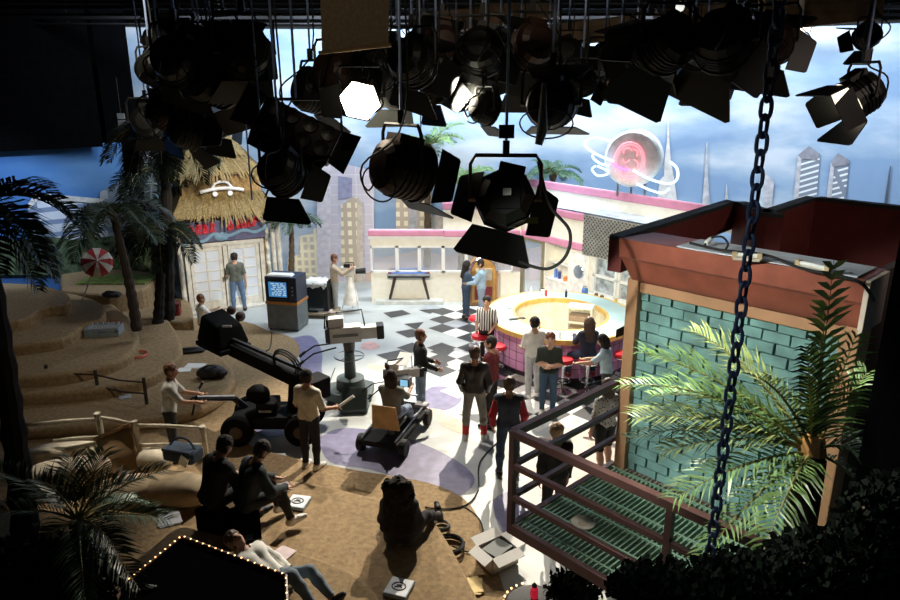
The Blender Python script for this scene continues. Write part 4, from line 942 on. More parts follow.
# ------------------------------------------------------------------ foreground blacks
bx_ = MB(); bx_.bx(.95, 6.5, 2.6, 3.35, 0, 3.0); bx_.build('shade_block', drape, None); o = bpy.data.objects['shade_block']; tag(o, 'added black block standing in for the unlit lower right foreground', 'flat')  # black block added where the foreground set gets no light
o = MB().bx(2.55, 2.65, 1.2, 3.9, 0, 6.0).build('shade_block', drape, None); tag(o, 'added tall black block standing in for the unlit right edge', 'flat')  # second block, added to keep the right edge dark
def shrub(label, c, r, n, m, seed, sz=.1):
    t = thing('dark_shrub', label, 'shrub', (c[0], c[1], c[2]-r[2])); rs = random.Random(seed); mb = MB()
    for _ in range(n):
        d = V((rs.gauss(0, 1), rs.gauss(0, 1), rs.gauss(0, 1))).normalized()*(rs.random()**.4); p = V(c)+V((d.x*r[0], d.y*r[1], d.z*r[2]))
        a = V((rs.gauss(0, 1), rs.gauss(0, 1), rs.gauss(.3, 1))).normalized(); b = a.orthogonal()*sz*.3
        mb.add([p, p+a*sz*.5+b, p+a*sz, p+a*sz*.5-b], [(0, 1, 2, 3)])
    mb.build('foliage', m, t, world=True); st = MB()
    for _ in range(7): st.tube([(c[0], c[1], c[2]-r[2]), (c[0]+rs.uniform(-.7, .7)*r[0], c[1]+rs.uniform(-.5, .5)*r[1], c[2]+rs.uniform(-.2, .6)*r[2])], .012, 4)
    st.build('stem', bark, t, world=True)
nearblk = M('leaf_unlit', (.006, .010, .006), .8, var=.4, spec=.1)  # near-black leaf colour stands for foliage without light
shrub('dark shrub along the top of the added black block under the balcony front', (1.35, 3.1, 3.05), (.5, .2, .16), 900, nearblk, 2)
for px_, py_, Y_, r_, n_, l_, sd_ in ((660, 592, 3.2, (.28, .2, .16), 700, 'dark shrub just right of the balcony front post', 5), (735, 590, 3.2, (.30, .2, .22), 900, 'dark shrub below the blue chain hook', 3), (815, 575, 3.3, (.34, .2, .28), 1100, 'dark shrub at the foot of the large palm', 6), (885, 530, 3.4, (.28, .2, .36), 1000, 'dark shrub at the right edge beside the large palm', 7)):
    c_ = atY(px_, py_, Y_); shrub(l_, (c_.x, Y_, c_.z), r_, n_*2, nearblk, sd_, .055)  # shrubs added to fill out the unlit lower right
c_ = atY(40, 585, 5.0); shrub('added near-black shrub filling the bottom left corner under the dim palm', (c_.x, 5.0, c_.z), (.75, .35, .42), 2600, nearblk, 9, .07)  # shrub added to darken the corner over the lit sand
c_ = atY(152, 300, 16.8); rs = random.Random(77); palm('palm_tree', 'near-black low palm between the leaning palm and the hut posts', (c_.x, 16.8, .1), atY(160, 232, 16.8), ringfr(22, 1.15, .35, 1.8, rs), leafk, r=.12, seed=12, bk=MATS['bark_unlit'])
q = atY(518, 590, 5.2)
# bulb-edged marquee, lower left
mz = 1.75
bulbm = M('bulb_glow', (1, .62, .3), .4, var=.02, emit=(1, .50, .20), es=4.0)
mq = thing('marquee', 'black gable-shaped marquee edged with small glowing bulbs in the lower left', 'marquee', at(200, 640, 0).to_2d().to_3d())
ap = at(182, 538, mz); lf = at(121, 588, mz); rt_ = at(286, 577, mz); lf2 = at(95, 660, mz); rt2 = at(289, 660, mz)
poly = [ap, rt_, rt2, lf2, lf]
mq.location = ((ap.x+rt_.x)/2, (ap.y+rt2.y)/2, 0)
MB().prism([(p.x, p.y) for p in poly], mz-.25, mz).build('canopy', drape, mq, world=True); 
po = MB()
for p in (ap, rt_, lf2, rt2): po.bx(p.x*.97-.03-.02, p.x*.97+.03-.02, p.y-.12, p.y-.06, 0, mz-.25)
po.build('support', black, mq, world=True)
tr = MB(); 
tr.tube([lf2+V((0, 0, .01)), lf+V((0, 0, .01)), ap+V((0, 0, .01)), rt_+V((0, 0, .01)), rt2+V((0, 0, .01))], .02, 6); tr.build('edge_trim', M('marquee_trim', (.10, .04, .02), .5), mq, world=True)
def bulbs(a, b, n, par, r=.0085, z=.028):
    for i in range(n):
        p = a.lerp(b, (i+.5)/n)+V((0, 0, z)); MB().ball(p, r, 8).build('bulb', bulbm, par, world=True, smooth=True)
bulbs(lf, ap, 12, mq); bulbs(ap, rt_, 16, mq); bulbs(rt_, rt2.lerp(rt_, .6), 4, mq)
q = at(200, 592, mz+.01); t = thing('crumpled_foil', 'crumpled pale foil glinting on the black marquee top', 'foil', at(149, 589, mz)); MB().ball((0, 0, .02), .035, 7, (1.6, 1, .5)).build('foil', M('foil', (.25, .28, .26), .3, .6, .5, 30), t); MB().ball((.05, .01, .015), .02, 6, (1.4, 1, .6)).build('foil_scrap', MATS['foil'], t)
cz = .9
mc = at(535, 606, cz); mq2 = thing('marquee', 'small round black marquee with an arc of glowing bulbs at bottom centre', 'marquee', (mc.x, mc.y, 0))
MB().lathe([(.33, 0), (.33, cz), (.30, cz+.02), (.01, cz+.02)], 32).build('drum', black, mq2)
for i in range(11):
    a = R(95+i*13); MB().ball((.33*math.cos(a), .33*math.sin(a), cz+.03), .012, 8).build('bulb', bulbm, mq2, smooth=True)
for i in range(5):
    a = R(20+i*14); 
fl = atY(535, 573, mc.y+.1); t = thing('red_lantern', 'small red lantern above the round black marquee', 'lantern', (fl.x, mc.y+.1, cz+.02)); MB().lathe([(.02, 0), (.04, .01), (.04, .12), (.02, .14)], 12).build('shade', M('lantern_red', (.6, .02, .05), .4, emit=(.8, .02, .05), es=.35), t); MB().lathe([(.025, .14), (.03, .16), (.005, .19)], 10).build('cap', black, t)
shrub('dark shrub beside the round black marquee at bottom centre', (mc.x+.42, mc.y+.12, 1.0), (.30, .2, .22), 700, nearblk, 4, .08)
for kx in ():
    pass
# ================================================================== monitors, cameras, crane
navy = M('monitor_navy', (.02, .03, .06), .4); grey_c = M('cabinet_grey', (.16, .18, .175), .6); orange = M('orange_trim', (.55, .22, .05), .5)
mp_ = at(286, 331); mon_r = R(-12)
cab = thing('monitor_cabinet', 'grey cabinet with an orange-brown top carrying the blue-screened monitor', 'cabinet', (mp_.x, mp_.y+.35, 0), mon_r)
MB().bx(-.43, .43, -.34, .34, .04, .72).build('body', grey_c, cab, bevel=.01); MB().bx(-.45, .45, -.36, .36, .72, .80).build('top', orange, cab, bevel=.01)
for x in (-.38, .38):
    for y in (-.28, .28): MB().cyl((x, y, 0), (x, y, .05), .03).build('caster', rubber, cab)
mo = thing('monitor', 'navy boxed studio monitor showing a blue and white picture', 'monitor', (mp_.x, mp_.y+.35, .80), mon_r)
MB().bx(-.44, .44, -.33, .33, 0, .66).build('case', navy, mo, bevel=.015); MB().bx(-.38, .22, -.345, -.33, .08, .58).build('bezel', blackm, mo)
MB().bx(-.33, .17, -.352, -.344, .13, .53).build('screen', M('screen_blue', (.05, .2, .5), .2, var=.1, emit=(.10, .42, .95), es=.38), mo)
sl = MB(); rs = random.Random(4)
for k in range(7):
    z = .17+k*.05; x = -.22+rs.uniform(-.05, .08); 
    while x < .12:
        w_ = rs.uniform(.04, .14); sl.bx(x, min(.15, x+w_), -.356, -.352, z, z+.03); x += w_+rs.uniform(.02, .06)
sl.build('picture', M('screen_white', (.6, .8, .9), .3, emit=(.6, .85, 1), es=.45), mo)
kb = MB(); [kb.cyl((.33, -.34, z), (.33, -.36, z), .025) for z in (.2, .3, .4)]; kb.build('knobs', steel, mo)
o = MB(); o.hexa([(-.40, -.3, .0), (.30, -.28, .0), (.28, .0, .0), (-.38, .05, .0), (-.38, -.28, .05), (.27, -.25, .04), (.25, -.05, .06), (-.35, .0, .03)]); c_ = o.build('script_stack', paper, None, bevel=.01); c_.location = (mp_.x, mp_.y+.35, 1.463); c_.rotation_euler = (0, 0, mon_r); tag(c_, 'rumpled white papers lying on top of the navy monitor', 'papers')
m2 = at(318, 318); cart = thing('monitor_cart', 'low tan cart under the black second monitor', 'cart', (m2.x, m2.y+.3, 0), R(-6))
MB().bx(-.42, .52, -.38, .32, .10, .16).build('deck', M('cart_tan', (.50, .38, .24), .6), cart, bevel=.01)
for x in (-.35, .42):
    for y in (-.28, .25): MB().cyl((x-.02, y, .05), (x+.02, y, .05), .05).build('caster', rubber, cart)
mo2 = thing('monitor', 'black second monitor with a white cloth over its top, left of the handheld camera', 'monitor', (m2.x, m2.y+.3, .16), R(-6))
MB().bx(-.34, .34, -.28, .28, 0, .84).build('case', black, mo2, bevel=.015); MB().bx(-.27, .27, -.292, -.28, .18, .70).build('screen', M('screen_dark', (.015, .018, .02), .15), mo2)
MB().bx(-.2, .2, -.295, -.28, .06, .12).build('control_strip', steel, mo2)
cl = MB(); n = 9; g = [[V((-.30+.62*i/(n-1), -.32+.5*j/(n-1), .845+.05*noise.noise(V((i*.9, j*.9, 1)))+.05*(1 if 0 < j else 0))) for i in range(n)] for j in range(n)]
for i in range(n): g[0][i].z -= .12+.10*noise.noise(V((i*.8, 3, 1)))
cl.add([p for r_ in g for p in r_], [(j*n+i, j*n+i+1, (j+1)*n+i+1, (j+1)*n+i) for i in range(n-1) for j in range(n-1)]); c_ = cl.build('white_cloth', M('cloth_white', (.82, .80, .74), .9), None, smooth=True)
c_.location = (m2.x, m2.y+.3, .16); c_.rotation_euler = (0, 0, R(-6)); so = c_.modifiers.new('s', 'SOLIDIFY'); so.thickness = .012; tag(c_, 'crumpled white cloth draped over the black second monitor', 'cloth')
o = MB().hexa([(0, 0, 0), (.4, .05, 0), (.36, .28, 0), (-.02, .22, 0), (0, 0, .03), (.4, .05, .02), (.36, .28, .04), (-.02, .22, .02)]).build('script_pages', M('paper_pinkish', (.75, .60, .50), .8), None); q = at(322, 311, .17); o.location = (m2.x+.02, m2.y-.06, .162); tag(o, 'pinkish pages lying on the front of the low tan cart', 'papers')
cam_beige = M('camera_beige', (.42, .41, .36), .5, var=.1); cam_pale = M('camera_pale', (.62, .60, .54), .5, var=.1); base_teal = M('pedestal_green', (.055, .075, .07), .5)
def tvcam(t, z, yaw, tilt, s=1.0, mat=None, lens='lens_hood'):
    """studio camera head: body, lens, viewfinder, handle and pan bars, looking along local +x after yaw"""
    rot = Matrix.Rotation(yaw, 3, 'Z') @ Matrix.Rotation(-tilt, 3, 'Y'); o0 = V((0, 0, z)); W = lambda x, y, zz: o0+rot @ (V((x, y, zz))*s)
    def B(c, size, name, m, bev=.01, par=t):
        mb = MB().box(W(*c), V(size)*s, rot); return mb.build(name, m, par, bevel=bev)
    bd_ = B((-.05, 0, .2), (.62, .30, .32), 'camera_body', mat or cam_beige)
    B((-.05, -.153, .2), (.50, .012, .06), 'side_stripe', M('camera_stripe', (.18, .18, .16), .5), .0, bd_)
    B((-.40, 0, .2), (.10, .26, .28), 'rear_panel', M('camera_dark', (.05, .05, .05), .5))
    B((.42, 0, .2), (.34, .24, .24), 'lens_barrel', mat or cam_pale); B((.64, 0, .2), (.14, .28, .28), lens, blackm)
    g = MB().box(W(.712, 0, .2), V((.01, .22, .22))*s, rot); g.build('lens_glass', M('lens_glass', (.02, .02, .04), .05), t)
    B((-.22, 0, .46), (.30, .24, .18), 'viewfinder', mat or cam_pale); B((-.39, 0, .46), (.05, .22, .16), 'viewfinder_hood', blackm)
    h = MB().tube([W(-.45, -.1, .36), W(-.42, -.1, .66), W(.30, -.1, .70), W(.34, -.1, .36)], .018*s, 6); h.build('top_handle', blackm, t)
    for y in (-.14, .14):
        h = MB().tube([W(-.25, y, -.04), W(-.70, y*1.6, -.10), W(-.95, y*1.8, -.26)], .018*s, 6); ho = h.build('pan_bar', blackm, t); MB().cyl(W(-.90, y*1.8, -.22), W(-1.02, y*1.8, -.32), .03*s).build('grip', rubber, ho)
    MB().cyl(W(0, 0, -.16), W(0, 0, .05), .11*s, .13*s, 14).build('pan_head', M('head_dark', (.08, .075, .06), .5), t)
pc2 = at(350, 403)
ped = thing('pedestal_camera', 'pale studio camera on a dark green pedestal, pointing right toward the set', 'camera', (pc2.x, pc2.y+.2, 0), 0)
b = MB(); b.prism([(.55*math.cos(R(a)), .55*math.sin(R(a))) for a in (35, 85, 155, 205, 275, 325)], .06, .26); b.build('base_skirt', base_teal, ped, bevel=.03)
MB().lathe([(.30, .24), (.28, .48), (.12, .50), (.10, 1.05), (.08, 1.06)], 20).build('column', base_teal, ped, smooth=True)
MB().tube([(.30*math.cos(i*math.pi/12), .30*math.sin(i*math.pi/12), .95) for i in range(25)], .015, 6).build('steering_ring', steel, ped)
sp = MB(); [sp.tube([(0, 0, .95), (.3*math.cos(a), .3*math.sin(a), .95)], .01, 5) for a in (0, 2.1, 4.2)]; sp.build('ring_spokes', steel, ped)
for a in (60, 180, 300): 
    w_ = MB(); w_.lathe([(.01, -.04), (.07, -.04), (.07, .04), (.01, .04)], 12, (.42*math.cos(R(a)), .42*math.sin(R(a)), .07), (math.cos(R(a+90)), math.sin(R(a+90)), 0)); w_.build('wheel', rubber, ped)
tvcam(ped, 1.24, R(8), R(2), 1.0, cam_pale)
bx2 = MB(); bx2.hexa([(-.12, -.75, .02), (.42, -.7, .02), (.42, -.42, .02), (-.12, -.42, .02), (-.10, -.75, .10), (.40, -.7, .12), (.40, -.42, .45), (-.10, -.42, .45)]); bx2.build('front_ramp', base_teal, ped, bevel=.02)
# ridden dolly camera
dp = at(396, 438); dol = thing('camera_dolly', 'low ridden camera dolly with a tan-backed seat and pale camera', 'camera dolly', (dp.x, dp.y, 0), R(73))
d = MB(); d.prism([(-.78, -.34), (.75, -.38), (.95, -.1), (.95, .25), (.7, .44), (-.78, .40)], .20, .30); d.build('deck', M('dolly_black', (.010, .010, .010), .8, spec=.2), dol, bevel=.02)
for x in (-.58, .68):
    for y in (-.38, .42): MB().lathe([(.02, -.05), (.09, -.06), (.155, -.05), (.155, .05), (.09, .06), (.02, .05)], 16, (x, y, .157), (0, 1, 0)).build('wheel', rubber, dol)
MB().lathe([(.18, .3), (.16, .42), (.09, .44), (.08, .80), (.10, .82)], 16, (.42, .08, 0)).build('column', base_teal, dol, smooth=True)
for y in (-.28, .34): MB().tube([(-.74, y, .34), (.8, y, .34)], .018, 6).build('side_rail', steel, dol)
MB().bx(-.62, -.18, -.30, .14, .52, .58).build('seat', M('seat_dark', (.05, .04, .03), .7), dol, bevel=.02)
sb_ = MB(); sb_.hexa([(-.66, -.34, .50), (-.62, -.34, .50), (-.62, .18, .50), (-.66, .18, .50), (-.74, -.30, .98), (-.70, -.30, .98), (-.70, .14, .98), (-.74, .14, .98)]); sb_.build('backrest', M('tan_plywood', (.46, .27, .10), .5, var=.2), dol, bevel=.02)
MB().lathe([(.05, .3), (.05, .53)], 10, (-.4, -.08, 0)).build('seat_post', steel, dol)
sub = thing('x', None, None); 
sub.name = 'camera_head'; sub.parent = dol; sub.location = (.42, .08, 0); del sub
ch = bpy.data.objects['camera_head']
tvcam(ch, .96, R(-45), R(-4), .66, cam_pale)
# flatten: camera pieces become parts of the dolly
for k in kids(ch):
    k.parent = dol; k.location = k.location+ch.location
bpy.data.objects.remove(ch)
mb = MB(); mb.bx(.02, .20, -.26, -.08, 1.02, 1.18); mb.build('monitor_box', blackm, dol, bevel=.008); MB().bx(.012, .02, -.24, -.10, 1.04, 1.16).build('small_screen', M('screen_cyan', (.2, .4, .5), .2, emit=(.25, .55, .8), es=.8), dol)
pg = MB(); pg.box((.40, -.02, 1.40), (.34, .24, .012), Matrix.Rotation(R(-24), 3, 'Y')); o = pg.build('script_board', paper, dol)
fb = MB(); fb.tube([(.85, -.2, .3), (1.0, -.2, .42), (1.0, .2, .42), (.85, .2, .3)], .02); fb.build('foot_bar', steel, dol)
MB().bx(.72, .9, -.34, -.1, .3, .36).build('foot_rest', M('foot_white', (.6, .58, .55), .6), dol)
# crane
cz_ = at(270, 448); cr = thing('camera_crane', 'black wheeled camera crane with its long boom lowered toward the hut', 'camera crane', (cz_.x, cz_.y+.5, 0), 0)
crk = M('crane_black', (.007, .0075, .008), .7, var=.3, spec=.15); 
l2 = lambda p: p-V((cz_.x, cz_.y+.5, 0))
MB().bx(-.72, .75, -.36, .36, .28, .52).build('chassis', crk, cr, bevel=.03)
for x in (-.58, .55):
    for y in (-.42, .42):
        wo = MB().lathe([(.05, -.07), (.18, -.09), (.27, -.08), (.29, -.04), (.29, .04), (.27, .08), (.18, .09), (.05, .07)], 22, (x, y, .29), (0, 1, 0)).build('wheel', M('tyre_black', (.006, .006, .006), .9, spec=.1), cr, smooth=True)
        MB().lathe([(.02, -.10), (.11, -.095), (.13, -.06), (.13, .06), (.11, .095), (.02, .10)], 16, (x, y, .29), (0, 1, 0)).build('hub', M('hub_brown', (.07, .04, .025), .5), wo)
piv = V((.42, .15, 1.05)); MB().cyl((.42, .15, .5), (.42, .15, 1.05), .22, .16, 16).build('turret', crk, cr)
tipw = at(232, 348, 1.15); tp_ = l2(tipw); rearp = piv+(piv-tp_)*.16
mb = MB()
dirb = (tp_-piv).normalized(); sdb = dirb.cross(V((0, 0, 1))).normalized()
def beam(mb, a, b, w, h):
    d_ = (b-a).normalized(); s_ = d_.cross(V((0, 0, 1))).normalized()*w; u = s_.cross(d_).normalized()*h
    mb.hexa([a-s_-u, a+s_-u, b+s_-u, b-s_-u, a-s_+u, a+s_+u, b+s_+u, b-s_+u])
beam(mb, rearp, tp_, .11, .13); mb.build('boom', crk, cr, bevel=.02)
mb = MB(); beam(mb, rearp+V((0, 0, .24)), tp_+V((0, 0, .2)), .03, .03); mb.build('levelling_rod', blackm, cr)
mb = MB(); beam(mb, tp_-dirb*.15, tp_+dirb*.75, .36, .05); mb.build('nose_platform', crk, cr, bevel=.02)
hd = MB(); c0_ = tp_+dirb*.30
hd.hexa([c0_+sdb*-.36+dirb*-.42+V((0, 0, .06)), c0_+sdb*.36+dirb*-.42+V((0, 0, .06)), c0_+sdb*.36+dirb*.42+V((0, 0, .06)), c0_+sdb*-.36+dirb*.42+V((0, 0, .06)), c0_+sdb*-.28+dirb*-.25+V((0, 0, .52)), c0_+sdb*.28+dirb*-.30+V((0, 0, .45)), c0_+sdb*.24+dirb*.3+V((0, 0, .66)), c0_+sdb*-.26+dirb*.32+V((0, 0, .60))]); hd.build('covered_camera', M('black_cover', (.007, .0075, .0075), .9, var=.3, spec=.1), cr, bevel=.06, seg=3)
MB().bx(-.09, .09, -.01, .01, -.02, .02).build('nameplate', M('plate_grey', (.45, .46, .45), .5), cr).location = c0_+sdb*-.1+V((0, 0, .5))-dirb*.36
so_ = MB(); q0 = c0_+sdb*.45+dirb*.1
so_.tube([q0+V((0, 0, -.4)), q0+V((0, 0, .35))], .03); so_.ball(q0+V((.05, .0, .45)), .11, 10); so_.ball(q0+V((-.16, .1, .55)), .10, 10); so_.tube([q0+V((0, 0, .1)), q0+V((.12, 0, -.5))], .025); so_.build('side_lamps', M('lamp_brown', (.09, .05, .03), .5), cr, smooth=True)
co = MB()
for k in range(3):
    c_ = piv.lerp(tp_, .14)+V((0, 0, .22)); u = dirb; co.tube([c_+(dirb*math.cos(a*math.pi/10)*(.34+k*.03)+V((0, 0, 1))*math.sin(a*math.pi/10)*(.18+k*.03))+sdb*(k*.03-.05) for a in range(21)], .018, 5)
co.build('cable_loop', rubber, cr)
cw = MB(); beam(cw, rearp-dirb*.34, rearp+dirb*.02, .22, .20); cw.build('counterweight', crk, cr, bevel=.03)
lev = MB(); l1 = l2(at(196, 398, 1.0)); lev.tube([V((-.55, .1, .5)), V((-.75, .05, .72)), l1], [.07, .06, .05], 8); lev.build('steering_arm', M('crane_blue_black', (.02, .025, .035), .4), cr)
hb_ = MB(); hb_.tube([l1+V((-.05, -.16, .02)), l1+V((0, 0, .06)), l1+V((.0, .18, .10)), l1+V((.08, .18, .22))], .022, 6); hb_.tube([l1+V((-.06, -.1, -.28)), l1], .02); hb_.build('handlebar', blackm, cr)
st_ = MB(); st_.bx(-.28, .08, -.22, .2, .52, .72); st_.build('motor_box', crk, cr, bevel=.03); MB().bx(-.22, .0, -.235, -.222, .56, .60).build('clipboard', M('dim_paper', (.5, .5, .46), .8), cr)
MB().ball((-.28, .0, .82), .22, 12, (1, .9, .8)).build('seat_hood', MATS['black_cover'], cr, smooth=True)
# handheld camera on a white tripod
hc = at(350, 312); hcm = thing('tripod_camera', 'small pale camera on a white-draped tripod beside the lilac tower', 'camera', (hc.x+.05, hc.y, 0), 0)
for a in (90, 210, 330): MB().tube([(.04*math.cos(R(a)), .04*math.sin(R(a)), 1.05), (.32*math.cos(R(a)), .32*math.sin(R(a)), 0)], .02, 6).build('leg', white, hcm)
MB().lathe([(.22, .25), (.17, .6), (.07, 1.05)], 12).build('drape', M('cloth_white', (.82, .80, .74)), hcm, smooth=True)
MB().bx(-.26, .16, -.09, .09, 1.1, 1.34).build('camera_body', cam_pale, hcm, bevel=.02); MB().cyl((.16, 0, 1.2), (.44, 0, 1.22), .07, .085, 14).build('lens', blackm, hcm); MB().bx(-.16, .02, -.13, -.05, 1.34, 1.44).build('viewfinder', blackm, hcm, bevel=.01)
MB().tube([(-.14, 0, 1.34), (-.12, 0, 1.46), (.10, 0, 1.46), (.12, 0, 1.34)], .014).build('handle', blackm, hcm)
# ================================================================== fences and props
logw = M('pale_log', (.58, .52, .40), .8, var=.25, scale=9); logd = M('dark_log', (.05, .035, .025), .85, var=.3, scale=9)
fz = 10.15
f = thing('log_fence', 'pale log fence with two rails behind the white cushions', 'fence', (atY(97, 470, fz).x, fz, 0)); X = lambda px: atY(px, 440, fz).x
def fx(px, py): p = atY(px, py, fz); return V((p.x, fz, p.z))
for a in (97, 134, 202): p = fx(a, 413 if a == 97 else 421 if a == 134 else 426); MB().tube([(p.x, fz, .0), (p.x+.02, fz, p.z*.5), (p.x, fz, p.z)], [.05, .045, .055], 8).build('post', logw, f, world=True, smooth=True)
for a, b, r_ in (((28, 425), (99, 419), .035), ((98, 417), (134, 424), .03), ((132, 425), (206, 428), .03), ((54, 441), (99, 437), .032), ((136, 445), (207, 445), .03), ((40, 457), (100, 443), .05)):
    A, B_ = fx(*a), fx(*b); MB().tube([A, (A+B_)/2+V((0, -.02, .02)), B_], [r_, r_*1.1, r_*.8], 8).build('rail', logw, f, world=True, smooth=True)
f = thing('dark_fence', 'dark thin-railed fence along the left sand steps', 'fence', at(60, 392, .22))
ps_ = [at(-20, 388, .22), at(50, 390, .22), at(99, 396, .22), at(147, 404, .22)]
for p in ps_: MB().tube([p, p+V((0, 0, .55))], .035, 8).build('post', logd, f, world=True)
for a, b in zip(ps_[:-1], ps_[1:]):
    for z in (.22, .46): MB().tube([a+V((0, 0, z)), (a+b)/2+V((0, 0, z-.04)), b+V((0, 0, z))], .018, 6).build('rail', logd, f, world=True)
# tan canvas over the fence
def sheet(name, label, cat, corners, m, n=10, amp=.05, th=.012, seed=0):
    a, b, c, d = [V(p) for p in corners]; mb = MB(); vs = []
    for j in range(n+1):
        for i in range(n+1):
            u, v = i/n, j/n; p = a.lerp(b, u).lerp(d.lerp(c, u), v); nz_ = noise.noise(V((u*3+seed, v*3, 1))); vs.append(p+V((0, -1, .5))*nz_*amp)
    mb.add(vs, [(j*(n+1)+i, j*(n+1)+i+1, (j+1)*(n+1)+i+1, (j+1)*(n+1)+i) for i in range(n) for j in range(n)])
    o = mb.build(name, m, None, smooth=True); s_ = o.modifiers.new('s', 'SOLIDIFY'); s_.thickness = th; return tag(o, label, cat)
canv = M('tan_canvas', (.27, .17, .085), .9, var=.2); creamc = M('cream_canvas', (.60, .53, .41), .9, var=.12)
sheet('canvas_sheet', 'tan canvas sheet hung from the pale log fence', 'canvas', [fx(98, 436)+V((0, -.08, .0)), fx(131, 424)+V((0, -.08, 0)), at(146, 474, .27)+V((0, 0, .02)), at(104, 484, .27)+V((0, 0, .02))], canv)
o = MB().tube([fx(97, 437)+V((0, -.08, 0)), fx(132, 422)+V((0, -.08, 0))], .03, 8).build('canvas_pole', wood, None); tag(o, 'short wooden pole along the top of the tan canvas sheet', 'pole')
def cushion(label, p, size, rz, m, tilt=0):
    t = MB(); t.ball((0, 0, 0), 1, 18, (size[0], size[1], size[2])); o = t.build('cushion', m, None, smooth=True)
    for v in o.data.vertices:
        n_ = noise.noise(v.co*2.2+V(p)); v.co += v.co.normalized()*n_*.05
        for ax in range(3): 
            s_ = size[ax]; r_ = max(-1, min(1, v.co[ax]/s_)); v.co[ax] = s_*math.copysign(abs(r_)**.75, r_)
    o.location = V(p)+V((0, 0, size[2]*.97)); o.rotation_euler = (0, tilt, rz); return tag(o, label, 'cushion')
def cat_(px, py, z): return at(px, py, z)
cushion('cream rolled cushion below the lower fence rail at left', cat_(64, 462, .27), (.62, .20, .16), R(14), creamc)
cushion('large cream cushion slumped among the dim palm fronds', cat_(70, 486, .27), (.62, .26, .22), R(22), creamc)
cushion('tan cushion at the foot of the hung canvas sheet', cat_(128, 504, .27), (.50, .30, .20), R(25), M('sand_cushion', (.42, .32, .20), .9))
cushion('pale tan cushion beneath the navy bag', cat_(176, 500, .27), (.55, .30, .20), R(-12), MATS['sand_cushion'])
cushion('small cream cushion between the canvas sheet and the navy bag', cat_(156, 470, .27), (.28, .2, .18), R(-20), creamc)
bg = at(184, 484, .27); t = thing('shoulder_bag', 'navy shoulder bag with a white tag lying by the pale cushions', 'bag', (bg.x, bg.y+.1, .62), R(-18))
MB().bx(-.28, .28, -.16, .16, .02, .24).build('body', M('navy_canvas', (.02, .04, .07), .8), t, bevel=.06, seg=3); MB().box((.14, -.17, .10), (.14, .02, .16), Matrix.Rotation(R(24), 3, 'Y')).build('tag', paper, t); MB().tube(smoothline([(-.24, 0, .22), (-.1, .02, .36), (.1, .02, .36), (.24, 0, .22)], 5), .018).build('strap', M('navy_canvas', (.02, .04, .07)), t); MB().bx(-.26, .26, -.165, -.05, .20, .25).build('flap', M('navy_flap', (.03, .05, .09), .8), t, bevel=.01)
# papers, binders
def papers(label, px, py, z, w, h, rz, m=paper, n=3, name='papers', grp=None):
    p = at(px, py, z); t = thing(name, label, 'papers', (p.x, p.y, z), rz, grp); rs = random.Random(px)
    for k in range(n): MB().box((rs.uniform(-.02, .02), rs.uniform(-.02, .02), .005+k*.006), (w, h, .004), Matrix.Rotation(rs.uniform(-.15, .15), 3, 'Z')).build('sheet', m, t)
    return t
pinkp = M('pink_paper', (.78, .64, .64), .8)
z1 = .253
papers('open pink-tinted script pages held low beside the dark seated pair', 279, 489, z1, .30, .22, .5, pinkp, 4)
papers('loose pink sheet on the sand behind the reclining person', 281, 555, .503, .22, .28, -.6, pinkp, 2)
papers('pale striped sheets on the cushions near the dim palm', 170, 520, .50, .26, .3, .5, M('grey_paper', (.45, .45, .48), .8), 3)
papers('white sheets on the lowest left sand tongue, left of the pair', 181, 370, .222, .42, .24, .2, paper, 2); papers('white sheets on the lowest left sand tongue, right of the pair', 195, 366, .222, .42, .24, .0, paper, 2)
papers('scrap of pale paper by the dark fence post', 125, 397, .222, .2, .2, .5, MATS['grey_paper'], 2)
papers('yellow pad on the terrace lip at bottom centre', 471, 587, .02, .26, .30, .1, M('yellow_paper', (.72, .55, .25), .8), 4, 'notepad')
papers('dull grey sheets at the bottom edge, left of the yellow pad', 452, 590, .02, .2, .26, .3, MATS['grey_paper'], 3)
for (px, py, z, rz, l) in ((298, 504, z1, R(-12), 'pale blue binder with a black round emblem, on the sand below the pink script'), (399, 590, .253, R(-18), 'pale blue binder with a black round emblem, at the bottom edge of the picture')):
    p = at(px, py, z); t = thing('binder', l, 'binder', p, rz, None)
    MB().bx(-.15, .15, -.16, .16, 0, .05).build('cover', M('binder_blue', (.38, .48, .58), .5), t, bevel=.008); MB().bx(-.14, .14, -.15, .15, .05, .054).build('cover_sheet', M('binder_white', (.72, .76, .80), .6), t)
    em = MB(); em.tube([(.085*math.cos(i*math.pi/12), .07*math.sin(i*math.pi/12), .056) for i in range(25)], .008, 5); em.ball((0, .015, .056), .03, 8, (1.3, .8, .15)); em.tube([(-.05, -.025, .057), (0, .0, .057), (.05, -.02, .057)], .008, 4); em.build('emblem', black, t)
p = at(497, 562, .02); t = thing('cardboard_box', 'open pale cardboard box with dark contents at bottom centre', 'box', p, R(35))
bxm = M('cardboard_pale', (.62, .56, .50), .8); b_ = MB(); b_.bx(-.22, .22, -.18, .18, 0, .02); b_.bx(-.22, .22, -.18, -.165, 0, .24); b_.bx(-.22, .22, .165, .18, 0, .24); b_.bx(-.22, -.205, -.18, .18, 0, .24); b_.bx(.205, .22, -.18, .18, 0, .24); b_.build('body', bxm, t)
for c_, s__, rt__ in (((0, -.24, .22), (.44, .15, .01), ('X', 20)), ((0, .24, .26), (.44, .15, .01), ('X', 20)), ((.28, 0, .25), (.15, .36, .01), ('Y', -10)), ((-.28, 0, .22), (.15, .36, .01), ('Y', -24))): MB().box(c_, s__, Matrix.Rotation(R(rt__[1]), 3, rt__[0])).build('flap', paper, t)
MB().box((.0, .0, .14), (.34, .26, .18), Matrix.Rotation(.2, 3, 'Z')).build('contents', M('box_contents', (.02, .035, .03), .6), t)
